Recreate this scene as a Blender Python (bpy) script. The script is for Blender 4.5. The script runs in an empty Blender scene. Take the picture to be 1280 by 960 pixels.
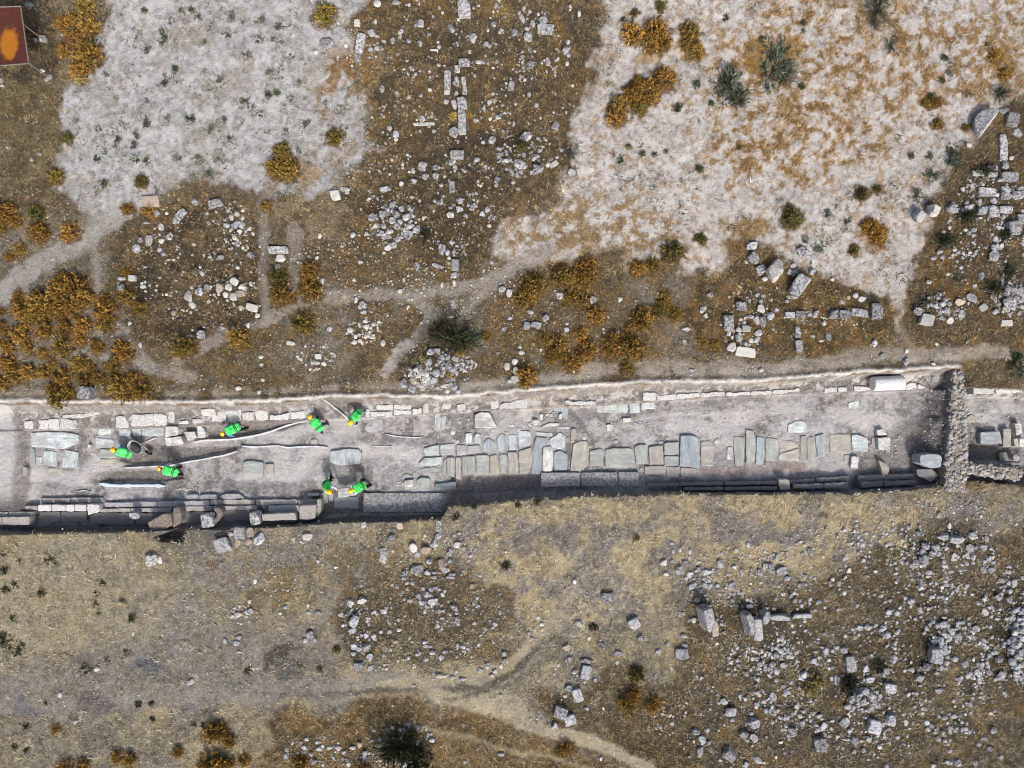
import bpy, bmesh, math, random
import numpy as np
from mathutils import Vector, Matrix, noise as mnoise

# ------------------------------------------------------------------ basics
rnd = random.Random(7)
RS = np.random.RandomState(11)
SC = bpy.context.scene
COL = SC.collection
S = 25.0                                  # photograph pixels per metre on the ground
H = 1280 / S / 2 / 0.75                   # drone height for a 24 mm lens
PI = math.pi

def W(px, py, z=0.0):
    k = (H - z) / H
    return ((px - 640) / S * k, (480 - py) / S * k)

def link(o, parent=None):
    COL.objects.link(o)
    if parent is not None:
        o.parent = parent
    return o

def mesh_np(name, verts, faces, smooth=False):
    verts = np.asarray(verts, dtype=np.float32); faces = np.asarray(faces, dtype=np.int32)
    n, k = faces.shape
    me = bpy.data.meshes.new(name)
    me.vertices.add(len(verts)); me.vertices.foreach_set('co', verts.ravel())
    me.loops.add(n * k); me.loops.foreach_set('vertex_index', faces.ravel())
    me.polygons.add(n)
    me.polygons.foreach_set('loop_start', np.arange(0, n * k, k, dtype=np.int32))
    me.update(calc_edges=True)
    if smooth:
        me.polygons.foreach_set('use_smooth', np.ones(n, dtype=bool))
    me.validate()
    return me

def set_col(me, cols, name='Col'):
    a = me.color_attributes.new(name, 'FLOAT_COLOR', 'POINT')
    c = np.ones((len(me.vertices), 4), dtype=np.float32); c[:, :3] = cols
    a.data.foreach_set('color', c.ravel())

def from_bm(name, bm, mat, parent=None, smooth=False):
    me = bpy.data.meshes.new(name)
    bmesh.ops.recalc_face_normals(bm, faces=bm.faces[:])
    bm.to_mesh(me); bm.free()
    if smooth:
        for p in me.polygons: p.use_smooth = True
    me.materials.append(mat)
    return link(bpy.data.objects.new(name, me), parent)

# ------------------------------------------------------------------ labels
LM = [("the rusty metal canopy",20,45),("the round green shrub on the chalk",407,20),("the round olive shrub on the chalk",419,171),
("the double olive shrub on the chalk",354,205),("the upright stone rows",572,115),("the squared block near the top edge",682,36),
("the dark bush in the brown patch",651,185),("the tall orange shrub pair",808,42),("the orange shrub chain",800,120),
("the green sage bush",910,105),("the wide sage spread",975,90),("the sage clump at the top edge",1095,18),
("the halved column drum",1242,155),("the twin white boulders",1160,266),("the long stone row",1055,393),
("the big pale boulder",968,336),("the tilted slab block",1001,356),("the stone pile by the cutting",935,415),
("the green grass clump",1235,362),("the white wedge boulder",1159,400),("the round rock heap",493,278),
("the spiky dark bush",567,422),("the rock heap at the trench edge",545,465),("the orange shrub pair on the path",390,352),
("the small white stone cluster",452,415),("the orange thicket",85,370),("the cream stone cluster",285,360),
("the flat pale block",187,252),("the pale column drum",1109,479),("the rubble cross wall",1195,540),("the blue block pair",1163,585),
("the pure white slab",684,562),("the large blue slab",861,563),("the white pedestal block",606,525),
("the worker by the wheelbarrow",152,562),("the stooping worker over the strip",208,588),("the worker with one blue sleeve",286,537),
("the worker in navy trousers",394,527),("the crouching worker by the kerb",446,521),("the two slab carriers",432,612),
("the dark mossy ledge slab",505,628),("the lichened lintel",737,598),("the rusty tilted slab",200,655),("the lone rock pair",187,700),
("the stones below the steps",300,675),("the black stone stack",450,790),("the dark ash patch",358,832),("the blue-grey ash patch",195,833),
("the blackish bush at the bottom",502,932),("the orange shrub pair at the bottom",800,878),("the square grey block",852,818),
("the toppled wall stump",886,778),("the leaning wall slabs",945,785),("the buried block row",985,770),("the flat grey block",1064,830),
("the dark green shrub in the rubble",1060,855),("the stone heap in the rubble",1080,872),("the square dark block",1025,932),
("the rock pile at the right edge",1270,805),("the long rubble bank",1172,815),("the dark heap below the trench",1185,690),
("the tan pointed stone",551,705),("the brown block group",705,885),("the white stepped block",212,545),("the upright post stone",980,605),
("the big striped slab",64,550),("the tan triangle stone",1106,585)]
PENDING = []
ORD = ['nearest','second nearest','third nearest','fourth nearest','fifth nearest','sixth nearest','seventh nearest','eighth nearest',
       'ninth nearest','tenth nearest','eleventh nearest','twelfth nearest','thirteenth nearest','fourteenth nearest','fifteenth nearest']
def later(o, desc, cat, px, py, group=None):
    o['category'] = cat
    if group: o['group'] = group
    PENDING.append((o, desc, px, py))
def tag(o, label=None, cat=None, group=None, kind=None):
    if label: o['label'] = label
    if cat: o['category'] = cat
    if group: o['group'] = group
    if kind: o['kind'] = kind
    return o
def finish_labels():
    d = {}
    for o, desc, px, py in PENDING:
        best = None
        for nm, lx, ly in LM:
            r = math.hypot(px - lx, py - ly)
            if r < 5: continue
            if best is None or r < best[0]: best = (r, nm, lx, ly)
        r, nm, lx, ly = best
        a = math.degrees(math.atan2(ly - py, px - lx)) % 360
        w = ['right of','above and right of','above','above and left of','left of','below and left of','below','below and right of'][int((a + 22.5) // 45) % 8]
        d.setdefault((desc, nm, w), []).append((r, o))
    for (desc, nm, w), L in d.items():
        L.sort(key=lambda t: t[0])
        for i, (r, o) in enumerate(L):
            q = '' if len(L) == 1 else ', ' + ORD[min(i, len(ORD) - 1)]
            t = f'{desc}{q} {w} {nm}'
            if len(t.split()) > 16: t = ' '.join(t.replace('above and right of', 'upper right of').replace('above and left of', 'upper left of').replace('below and right of', 'lower right of').replace('below and left of', 'lower left of').split())
            if len(t.split()) > 16: t = t.replace('the ', '')
            o['label'] = t

# ------------------------------------------------------------------ noise (numpy)
_LAT = {}
def vnoise(x, y, seed):
    if seed not in _LAT: _LAT[seed] = np.random.RandomState(seed).rand(256, 256).astype(np.float32)
    L = _LAT[seed]
    ix = np.floor(x).astype(np.int64); iy = np.floor(y).astype(np.int64)
    fx = (x - ix).astype(np.float32); fy = (y - iy).astype(np.float32)
    fx = fx * fx * (3 - 2 * fx); fy = fy * fy * (3 - 2 * fy)
    a = L[ix & 255, iy & 255]; b = L[(ix + 1) & 255, iy & 255]; c = L[ix & 255, (iy + 1) & 255]; d = L[(ix + 1) & 255, (iy + 1) & 255]
    return (a * (1 - fx) + b * fx) * (1 - fy) + (c * (1 - fx) + d * fx) * fy
def fbm(x, y, seed, f, octv=4, gain=.5):
    t = 0; amp = 1.; tot = 0
    for k in range(octv):
        t = t + amp * vnoise(x * f + 17.3 * k, y * f - 9.1 * k, seed + k); tot += amp
        amp *= gain; f *= 2.03
    return t / tot
def sstep(a, b, v):
    t = np.clip((v - a) / (b - a), 0, 1); return t * t * (3 - 2 * t)
def poly_sd(px, py, P):
    """signed distance in pixels, positive inside"""
    P = np.asarray(P, float); inside = np.zeros(px.shape, bool); dmin = np.full(px.shape, 1e9)
    n = len(P)
    for i in range(n):
        ax, ay = P[i]; bx, by = P[(i + 1) % n]
        ex, ey = bx - ax, by - ay
        t = np.clip(((px - ax) * ex + (py - ay) * ey) / (ex * ex + ey * ey + 1e-9), 0, 1)
        dmin = np.minimum(dmin, (px - ax - t * ex) ** 2 + (py - ay - t * ey) ** 2)
        if ay != by:
            c = ((ay > py) != (by > py)) & (px < (bx - ax) * (py - ay) / (by - ay) + ax)
            inside ^= c
    d = np.sqrt(dmin); return np.where(inside, d, -d)
def line_d(px, py, P):
    dmin = np.full(px.shape, 1e9)
    for (ax, ay), (bx, by) in zip(P[:-1], P[1:]):
        ex, ey = bx - ax, by - ay
        t = np.clip(((px - ax) * ex + (py - ay) * ey) / (ex * ex + ey * ey + 1e-9), 0, 1)
        dmin = np.minimum(dmin, (px - ax - t * ex) ** 2 + (py - ay - t * ey) ** 2)
    return np.sqrt(dmin)

# ------------------------------------------------------------------ materials
def new_mat(name, rough=.95):
    m = bpy.data.materials.new(name); m.use_nodes = True
    nt = m.node_tree; b = nt.nodes['Principled BSDF']
    b.inputs['Roughness'].default_value = rough
    b.inputs['Specular IOR Level'].default_value = .15
    return m, nt, b
def N(nt, t, **kw):
    n = nt.nodes.new(t)
    for k, v in kw.items(): setattr(n, k, v)
    return n
def noise_node(nt, vec, scale, detail=4, rough=.6):
    n = N(nt, 'ShaderNodeTexNoise'); n.inputs['Scale'].default_value = scale
    n.inputs['Detail'].default_value = detail; n.inputs['Roughness'].default_value = rough
    if vec is not None: nt.links.new(vec, n.inputs['Vector'])
    return n.outputs['Fac']
def ramp(nt, fac, p0, p1, c0=(0,0,0,1), c1=(1,1,1,1)):
    r = N(nt, 'ShaderNodeValToRGB'); e = r.color_ramp.elements
    e[0].position = p0; e[1].position = p1; e[0].color = c0; e[1].color = c1
    nt.links.new(fac, r.inputs['Fac']); return r.outputs['Color']
def mixc(nt, fac, a, b, mode='MIX'):
    m = N(nt, 'ShaderNodeMix', data_type='RGBA', blend_type=mode)
    for sock, v in ((m.inputs[0], fac), (m.inputs[6], a), (m.inputs[7], b)):
        if isinstance(v, (int, float)): sock.default_value = v
        elif isinstance(v, tuple): sock.default_value = v if len(v) == 4 else (*v, 1)
        else: nt.links.new(v, sock)
    return m.outputs[2]
def mult(nt, a, b):
    m = N(nt, 'ShaderNodeMath', operation='MULTIPLY')
    for s, v in zip(m.inputs, (a, b)):
        if isinstance(v, (int, float)): s.default_value = v
        else: nt.links.new(v, s)
    return m.outputs[0]
def bump(nt, b, h, dist=.02, strength=.6):
    n = N(nt, 'ShaderNodeBump'); n.inputs['Distance'].default_value = dist; n.inputs['Strength'].default_value = strength
    nt.links.new(h, n.inputs['Height']); nt.links.new(n.outputs['Normal'], b.inputs['Normal'])
def pos(nt): return N(nt, 'ShaderNodeNewGeometry').outputs['Position']
def attr(nt, name='Col'):
    a = N(nt, 'ShaderNodeAttribute'); a.attribute_name = name; return a.outputs['Color']

def N_off(nt, p):
    m = N(nt, 'ShaderNodeVectorMath', operation='ADD'); nt.links.new(p, m.inputs[0]); m.inputs[1].default_value = (37.3, 11.7, 5.1); return m.outputs[0]
def mat_ground():
    m, nt, b = new_mat('earth_and_chalk')
    p = pos(nt); c = attr(nt)
    c0 = c; f = noise_node(nt, p, 5.5, 8, .8)
    c = mixc(nt, 1., c, ramp(nt, f, .32, .68, (.52,.51,.5,1), (1.42,1.42,1.42,1)), 'MULTIPLY')
    g = noise_node(nt, p, 13, 4, .75)
    c = mixc(nt, 1., c, ramp(nt, g, .36, .64, (.55,.54,.52,1), (1.42,1.42,1.42,1)), 'MULTIPLY')
    sp = noise_node(nt, p, 9, 2, .5)
    c = mixc(nt, ramp(nt, sp, .66, .72, (0,0,0,1), (.55,.55,.55,1)), c, (.05,.045,.035))
    sp2 = noise_node(nt, N_off(nt, p), 10, 2, .5)
    c = mixc(nt, ramp(nt, sp2, .68, .74, (0,0,0,1), (.6,.6,.6,1)), c, (.46,.45,.44))
    bw = N(nt, 'ShaderNodeRGBToBW'); nt.links.new(c0, bw.inputs[0])
    keep = ramp(nt, bw.outputs[0], .11, .36, (0,0,0,1), (.7,.7,.7,1)); c = mixc(nt, keep, c, c0)
    bump(nt, b, g, .08, .9)
    nt.links.new(c, b.inputs['Base Color']); return m
def mat_rock(name, use_attr=False):
    m, nt, b = new_mat(name, .9)
    p = pos(nt)
    oi = N(nt, 'ShaderNodeObjectInfo')
    base = attr(nt) if use_attr else oi.outputs['Color']
    f = noise_node(nt, p, 8.5, 8, .8)
    g = noise_node(nt, p, 24, 3, .6)
    c = mixc(nt, 1., base, ramp(nt, g, .3, .7, (.7,.7,.7,1), (1.25,1.25,1.25,1)), 'MULTIPLY')
    dark = ramp(nt, f, .44, .58, (0,0,0,1), (1,1,1,1))
    if use_attr:
        fac = mult(nt, N(nt, 'ShaderNodeRGBToBW').outputs[0], 1)
        bw = [n for n in nt.nodes if n.type == 'RGBTOBW'][0]; nt.links.new(dark, bw.inputs[0])
        a2 = N(nt, 'ShaderNodeAttribute'); a2.attribute_name = 'Lich'
        fac = mult(nt, bw.outputs[0], a2.outputs['Fac'])
    else:
        bw = N(nt, 'ShaderNodeRGBToBW'); nt.links.new(dark, bw.inputs[0])
        fac = mult(nt, bw.outputs[0], mult(nt, oi.outputs['Object Index'], .01))
    c = mixc(nt, fac, c, (.048,.047,.050))
    bump(nt, b, f, .05, .9)
    nt.links.new(c, b.inputs['Base Color']); return m
def mat_marble(name, axis, scale=1.):
    """slab marble: object colour with banded veins along one axis, dust patches"""
    m, nt, b = new_mat(name, .7)
    oi = N(nt, 'ShaderNodeObjectInfo'); p = pos(nt)
    mp = N(nt, 'ShaderNodeMapping'); nt.links.new(p, mp.inputs['Vector'])
    mp.inputs['Scale'].default_value = (.7, 5., 1.) if axis == 'x' else (5., .7, 1.)
    nv = noise_node(nt, mp.outputs['Vector'], 1.7 * scale, 5, .7)
    c = mixc(nt, 1., oi.outputs['Color'], ramp(nt, nv, .33, .66, (.62,.66,.68,1), (1.24,1.22,1.18,1)), 'MULTIPLY')
    d = noise_node(nt, p, 2.3, 6, .7)
    c = mixc(nt, ramp(nt, d, .45, .64, (0,0,0,1), (.85,.85,.85,1)), c, (.255,.242,.238))
    g = noise_node(nt, p, 20, 3, .6)
    c = mixc(nt, 1., c, ramp(nt, g, .3, .7, (.82,.82,.82,1), (1.14,1.14,1.14,1)), 'MULTIPLY')
    bump(nt, b, nv, .02, .5)
    nt.links.new(c, b.inputs['Base Color']); return m
def mat_simple(name, col, rough=.8, var=.25, scale=12, spec=.15, metal=0):
    m, nt, b = new_mat(name, rough)
    b.inputs['Specular IOR Level'].default_value = spec; b.inputs['Metallic'].default_value = metal
    f = noise_node(nt, pos(nt), scale, 5, .65)
    c = mixc(nt, 1., col, ramp(nt, f, .3, .7, (1 - var,) * 3 + (1,), (1 + var,) * 3 + (1,)), 'MULTIPLY')
    nt.links.new(c, b.inputs['Base Color']); bump(nt, b, f, .01, .4); return m
def mat_leaf(name):
    """foliage: vertex colour times object colour"""
    m, nt, b = new_mat(name, .8)
    oi = N(nt, 'ShaderNodeObjectInfo')
    c = mixc(nt, 1., attr(nt), oi.outputs['Color'], 'MULTIPLY')
    nt.links.new(c, b.inputs['Base Color']); return m
def mat_attr(name):
    m, nt, b = new_mat(name, .9)
    nt.links.new(attr(nt), b.inputs['Base Color']); return m

M = dict(ground=mat_ground(), rock=mat_rock('lichened_limestone'), rubble=mat_rock('rubble_limestone', True),
         mx=mat_marble('banded_marble_lengthwise', 'x'), my=mat_marble('banded_marble_crosswise', 'y'),
         leaf=mat_leaf('foliage'), grass=mat_attr('dry_grass'), twig=mat_simple('twig', (.11,.075,.04)),
         soil=mat_simple('loose_soil', (.16,.145,.13), var=.4))
SH = """o 80,30,22 110,33,26 92,49,22 112,71,34 98,88,24 78,64,18 91,24,18 104,57,18;y 108,8,26 407,20,28 419,171,22 70,222,20;v 178,228,17 85,173,14;
y 352,190,22 345,212,25 360,213,28 356,200,20;o 790,45,27 820,38,30 826,55,25 812,58,20 770,145,26 790,119,26 775,130,22 805,115,30 828,102,30 814,122,20 797,105,18;y 862,40,25 800,136,18 858,55,14;o 869,64,22;v 826,8,14 793,16,10 651,188,14;
o 10,268,28 22,277,18 50,292,26 88,290,24 27,312,16 14,322,13 4,285,16;v 47,268,20;
o 95,360,34 75,368,30 55,378,34 50,391,28 72,391,24 91,388,24 106,374,24 78,347,16 100,378,20 64,383,24 84,356,22 25,372,16 30,390,22 38,402,18 6,412,18 30,420,24 60,415,22 106,407,22 83,412,20 102,425,16 80,435,26 56,442,14 122,434,18 38,435,16 12,432,20 135,404,24 133,388,26 131,376,18 140,380,12 158,372,20 174,387,20 154,440,27 103,455,22 67,455,14 38,466,20 12,453,22 20,470,24 58,466,18 82,470,24 115,460,14 143,460,20 125,473,18 145,474,14 168,477,24 5,479,20 110,476,20 4,390,11 75,498,28 84,492,18 68,486,16 150,484,32 162,490,24 182,489,26 160,262,16 186,264,18;
y 233,434,26 224,438,18;y 302,423,28;o 157,340,14 388,340,24 390,364,29 386,352,20 352,370,26 362,372,16;v 350,349,24;y 381,403,27;o 333,257,14 608,422,12;
o 668,356,30 655,376,24 662,366,24 702,346,26 730,342,30 728,358,22 712,373,22 727,377,20 745,394,24 725,418,20 695,430,26 680,425,18 735,438,26 715,456,22 700,445,20 722,448,18 657,470,28 648,466,16 800,399,30 790,434,34 776,432,22 766,430,26 762,440,18 786,414,16 735,334,22 713,352,18 690,448,16;
v 840,317,28;o 797,336,20 815,333,20 845,394,18;y 830,374,20 825,390,20 835,385,16 783,461,18 877,427,15 893,432,14;v 989,277,26 988,264,16 1077,242,18 1067,312,13 1097,237,13 877,300,13 870,298,9;
o 268,914,26 278,912,24 288,926,20 150,945,20 166,948,20 225,938,15 268,952,34 282,956,24 256,957,18 308,948,17 85,957,22 106,955,20 72,910,14 375,952,22 455,956,22 785,881,28 793,870,20 817,881,24;v 796,841,22;o 708,934,20 700,940,14;h 100,98,16 566,145,12 585,145,10 533,450,10 576,443,12 562,470,9 518,475,10;
o 1090,284,22 1098,294,22 1085,280,14 1245,70,16 1258,92,16 1170,127,14 1158,130,12;y 1172,155,15 1207,160,10;h 1020,853,24 1012,862,20"""
SHP = [tuple(float(v) for v in it.split(',')) for blk in SH.split(';') for it in blk.split()[1:]]
# ------------------------------------------------------------------ terrain heights
LN = lambda pts: (np.array([p[0] for p in pts], float), np.array([p[1] for p in pts], float))
NT = LN([(-400,503),(0,503),(100,504),(200,505),(320,504),(400,498),(480,496),(560,498),(640,491),(720,485),(800,480),(960,477),(1060,468),(1110,465),(1190,460),(1204,462),(1212,484),(1300,487),(1700,490)])
KB = LN([(-400,518),(0,518),(200,518),(320,516),(400,510),(480,506),(560,508),(640,501),(720,497),(800,489),(960,482),(1060,474),(1110,471),(1190,468),(1212,487),(1300,489),(1700,494)])
KF = LN([(-400,537),(0,537),(200,534),(320,530),(400,524),(480,520),(560,515),(640,511),(720,508),(800,502),(960,493),(1060,490),(1150,487),(1190,484),(1212,494),(1300,496),(1700,499)])
SF = LN([(-400,655),(0,657),(190,656),(300,656),(330,655),(398,648),(440,641),(553,640),(558,618),(640,613),(740,610),(850,612),(960,612),(1060,611),(1130,607),(1180,601),(1200,600),(1206,598),(1275,603),(1700,620)])
ST = LN([(-400,667),(0,668),(100,666),(190,664),(235,661),(300,662),(340,660),(370,657),(440,654),(500,653),(553,650),(562,634),(600,631),(640,627),(740,621),(850,619),(960,618),(1060,618),(1130,613),(1180,607),(1206,601),(1275,607),(1700,624)])
MOUNDS = [(493,278,28,26,.35),(548,462,48,28,.4),(455,790,26,40,.2),(1080,872,22,16,.3),(1175,815,26,50,.35),(1275,805,20,50,.4),(1185,690,34,26,.3),
          (650,200,30,24,.25),(970,830,30,34,.25),(930,410,30,40,.15),(1230,250,50,60,.2),(1265,370,24,24,.3),(1172,385,34,18,.2),(285,358,26,14,.12),(500,932,40,30,.25),(565,422,38,28,.2),(940,780,40,26,.25),(880,775,20,26,.25)]
ZF = -1.0
def hfun(x, y):
    """ground height at world x, y"""
    px = 640 + x * S; py = 480 - y * S
    h = (fbm(x, y, 3, .12, 3) - .5) * .5 + (fbm(x, y, 21, .9, 3) - .5) * .16 + (fbm(x, y, 31, 4.5, 2) - .5) * .05
    for cx, cy, rx, ry, a in MOUNDS:
        h = h + a * np.exp(-(((px - cx) / rx) ** 2 + ((py - cy) / ry) ** 2) * 1.1)
    h = h - .25 * np.exp(-(((px - 235) / 85) ** 2 + ((py - 340) / 80) ** 2) ** 2)
    # excavated street: lines are given where they show in the photograph, so scale the deep ones outwards
    def yl(L, z):
        k = (H - z) / H
        return (480 - np.interp(640 + x * S / k, L[0], L[1])) / S * k
    zf = ZF + (fbm(x, y, 41, 1.1, 4) - .5) * .16 + (fbm(x, y, 43, 6., 2) - .5) * .045
    zf = zf + .45 * sstep(26, 14, px + (fbm(x, y, 44, 1.2, 3) - .5) * 10)
    for P, dz in DIGS: zf = zf + dz * sstep(-1.5, 2.5, poly_sd(640 + x * S / 1.026, 480 - y * S / 1.026, P))
    eb = sstep(1148, 1182, 640 + x * S / 1.02 + (fbm(x, y, 45, 1.5, 3) - .5) * 16) * sstep(600, 570, py) * sstep(1206, 1196, px)
    zf = zf + .85 * eb
    wob = (fbm(x, y, 51, 1.3, 4) - .5) * .22 + (fbm(x, y, 55, 6., 2) - .5) * .07
    n0 = yl(NT, 0) + wob * .6; n1 = yl(KB, -.6) + wob; n2 = yl(KF, -.75); s1 = yl(SF, -1.) + wob * .5; s0 = yl(ST, 0) + wob * .6
    h = h - .75 * sstep(-1, 4, poly_sd(px, py, [(193,671),(212,662),(232,651),(236,660),(228,678),(200,677)]))
    rim = .10 * np.exp(-((y - n0 - .12) / .16) ** 2) * sstep(1210, 1200, px)
    h = h + rim
    zb = -.66 + (fbm(x, y, 61, 2.2, 3) - .5) * .12
    t = np.where(y > n0, 0., np.where(y > n1, (n0 - y) / np.maximum(n0 - n1, .02), 1.)); t = np.clip(t, 0, 1)
    zin = np.where(y > n1, h * (1 - t) ** 1.3 + zb * (1 - (1 - t) ** 1.3), np.where(y > n2, zb, zb + (zf - zb) * np.clip((n2 - y) / .10, 0, 1)))
    u = np.clip((y - s1) / np.minimum(s0 - s1 - 1e-3, -.03) + 0, 0, 1)
    u = np.clip((s1 - y) / np.maximum(s1 - s0, .03), 0, 1)
    zs = zf * (1 - u ** 1.2) + h * u ** 1.2
    z = np.where(y >= n0, h, np.where(y <= s0, h, np.where(y < s1, zs, zin)))
    return z
DIGS = [([(232,541),(270,537),(380,520),(384,526),(350,538),(285,546),(238,549)], -.12),
        ([(165,552),(225,558),(300,557),(296,562),(215,579),(165,581),(148,575)], -.12),
        ([(140,588),(215,586),(230,598),(205,602),(128,603)], -.15),
        ([(402,497),(450,496),(452,515),(440,528),(430,519)], -.12),
        ([(388,612),(455,612),(455,640),(392,648)], -.18),
        ([(562,594),(676,592),(676,614),(562,619)], -.12),
        ([(1208,556),(1276,560),(1276,578),(1208,576)], -.25)]
def hpt(x, y): return float(hfun(np.array([x]), np.array([y]))[0])

# ------------------------------------------------------------------ terrain colours: soil makeup, and shade painted into parts of it
def zones(px, py, x, y, zrel):
    pathm = np.zeros(px.shape)
    wx = px + (fbm(x, y, 71, .55, 4, .6) - .5) * 58 + (fbm(x, y, 75, 4., 3) - .5) * 11
    wy = py + (fbm(x, y, 81, .55, 4, .6) - .5) * 58 + (fbm(x, y, 85, 4., 3) - .5) * 11
    n1 = fbm(x, y, 91, .45, 5, .6); n2 = fbm(x, y, 101, 1.7, 4, .6); n3 = fbm(x, y, 111, 5., 3, .6); n4 = fbm(x, y, 121, .8, 5, .65)
    c = np.zeros(px.shape + (3,))
    def put(col, m): c[:] = c * (1 - m[..., None]) + np.array(col) * m[..., None]
    def poly(P, soft=7): return sstep(-soft, soft, poly_sd(wx, wy, P))
    put((.128,.098,.058), np.ones(px.shape))
    put((.19,.175,.15), sstep(.45, .65, n1) * .8)
    put((.20,.118,.042), sstep(.53, .64, n2) * .6)
    put((.085,.07,.05), sstep(.42, .3, n4) * .6)
    # north west scrub: grey earth
    g = poly([(-80,250),(130,265),(170,300),(150,480),(-80,500)]); put((.20,.185,.16), g * (.5 + .4 * sstep(.4, .6, n2)))
    g = poly([(-80,-50),(60,-50),(75,120),(70,240),(-80,260)]); put((.155,.128,.07), g * .8); put((.09,.075,.045), g * sstep(.5, .62, n2) * .7)
    g = poly([(28,-20),(58,-20),(64,100),(40,106),(-60,106),(-60,80),(30,84)], 5); put((.055,.047,.035), g * .85)  # dark earth beside the canopy, with its shade painted into the colour
    # dark hollow
    g = poly([(140,285),(190,255),(280,250),(330,300),(325,400),(260,430),(180,430),(140,370)]); put((.082,.060,.036), g * .9); put((.05,.04,.028), g * sstep(.5,.6,n2))
    put((.16,.105,.05), g * sstep(.55,.65,n4) * .7)
    # central brown
    g = poly([(465,-40),(755,-40),(735,80),(708,200),(650,250),(615,320),(560,345),(440,320),(425,245),(480,190),(470,90)]); put((.108,.078,.042), g * .92)
    put((.19,.115,.042), g * sstep(.48,.6,n2) * .75); put((.075,.062,.045), g * sstep(.5,.38,n4) * .8)
    g = poly([(600,160),(720,170),(690,240),(610,320),(520,320),(500,200)]); put((.066,.050,.032), g * .7)
    # right brown rubble
    g = poly([(1245,150),(1330,80),(1330,440),(1120,440),(1125,370),(1160,280)]); put((.105,.075,.042), g * .9); put((.2,.115,.04), g * sstep(.52,.64,n2) * .7); put((.075,.062,.045), g * sstep(.48,.36,n4) * .8)
    g = poly([(870,330),(960,290),(1000,340),(1110,380),(1110,440),(860,440)]); put((.185,.110,.038), g * .9); put((.085,.062,.032), g * sstep(.5,.6,n2))
    # chalk
    nw = poly([(128,-40),(480,-40),(448,30),(440,70),(465,130),(475,190),(430,235),(330,238),(250,222),(200,232),(140,275),(75,235),(72,180),(90,110),(122,70)])
    put((.385,.387,.395), nw * .96); put((.33,.32,.31), nw * sstep(.5,.62,n2) * .5); put((.46,.45,.44), nw * sstep(.53,.62,n3) * .4); put((.27,.25,.22), nw * sstep(.42,.34,n3) * .5)
    put((.25,.225,.185), nw * sstep(.54,.66,n4) * .5)
    g = poly([(395,60),(470,60),(470,150),(400,160)]); put((.26,.17,.08), g * sstep(.46,.58,n2) * .7)
    g = poly([(380,190),(480,170),(440,290),(340,300),(320,240)]); put((.24,.19,.13), g * sstep(.42,.58,n2) * .75)
    ne = poly([(748,-40),(1330,-40),(1330,95),(1235,150),(1180,235),(1150,290),(1125,370),(1085,365),(1000,335),(940,296),(880,335),(790,318),(720,318),(640,335),(612,305),(700,235),(715,180),(738,90)])
    put((.44,.425,.412), ne * .96); put((.385,.355,.335), ne * sstep(.5,.62,n2) * .55); put((.51,.485,.465), ne * sstep(.53,.62,n3) * .4); put((.32,.28,.235), ne * sstep(.42,.34,n3) * .5)
    og = poly([(895,70),(960,-10),(1130,-30),(1190,40),(1160,120),(1080,190),(990,250),(930,245),(880,190)], 25)
    n5 = fbm(x, y, 141, 2.6, 5, .75); put((.30,.19,.085), og * sstep(.44,.54,n5) * .85); put((.29,.195,.10), ne * sstep(.545,.62,n5) * .7); put((.20,.115,.045), og * sstep(.55,.62,n5) * .7)
    og2 = poly([(640,235),(780,235),(870,300),(850,330),(700,325),(630,330)], 12); put((.24,.165,.085), og2 * sstep(.45,.54,n5) * .85)
    og3 = poly([(1160,20),(1300,0),(1300,110),(1230,140),(1180,120)], 15); put((.25,.155,.065), og3 * sstep(.45,.54,n5) * .85)
    g = poly([(1118,300),(1150,310),(1136,380),(1122,420),(1112,380)], 4); put((.46,.43,.41), g * .9)
    g = poly([(500,445),(520,425),(530,432),(510,460),(480,480),(470,475)], 4); put((.45,.44,.43), g * .8)
    for cx, cy, rx, ry, col in [(955,70,30,26,(.27,.155,.05)),(985,60,16,20,(.28,.17,.06)),(872,66,16,9,(.30,.18,.06)),(862,52,14,10,(.27,.17,.06)),(898,43,8,9,(.33,.23,.12)),(455,95,22,24,(.23,.14,.05)),(430,82,20,10,(.23,.13,.05)),(418,100,8,14,(.24,.14,.06)),(815,70,24,8,(.33,.24,.14)),(1095,292,18,22,(.25,.14,.05)),(1250,80,18,22,(.25,.155,.055)),(1165,130,20,8,(.27,.16,.06)),(620,12,16,14,(.24,.165,.06)),(935,290,30,14,(.24,.15,.06)),(380,215,26,12,(.27,.20,.12))]:
        put(col, sstep(1.25, .7, np.hypot((px * .5 + wx * .5 - cx) / rx, (py * .5 + wy * .5 - cy) / ry) + (n3 - .5) * .8) * .85)
    # footpaths
    for P, w, a, col in [([(225,448),(330,402),(400,372),(470,368),(510,373),(560,362),(640,338),(690,310)], 8, .7, (.27,.245,.215)),
                    ([(512,374),(540,398),(520,430),(490,462)], 8, .65, (.28,.26,.235)), ([(640,338),(600,370),(575,402)], 7, .65, (.27,.245,.215)),
                    ([(0,372),(40,335),(90,310),(160,262)], 14, .7, (.31,.30,.285)), ([(118,250),(118,400),(115,430)], 5, .55, (.28,.27,.255)), ([(125,370),(160,430),(190,460),(240,470)], 8, .55, (.27,.255,.235)),
                    ([(60,395),(70,445),(130,445),(190,462)], 7, .5, (.28,.265,.25)), ([(330,250),(325,340),(335,400)], 7, .55, (.28,.26,.23)), ([(372,290),(370,360)], 9, .5, (.28,.265,.24)),
                    ([(1118,385),(1128,420),(1140,450)], 5, .5, (.3,.25,.18)),
                    ([(560,488),(700,470),(800,455),(960,462),(1100,445),(1280,440)], 9, .55, (.30,.275,.24))]:
        d = line_d(wx * .35 + px * .65, wy * .35 + py * .65, P); pm_ = sstep(w + 3, w - 3, d + (n3 - .5) * 6); pathm = np.maximum(pathm, pm_); put(tuple(v * 1.04 for v in col), pm_ * a * 1.05)
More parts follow.
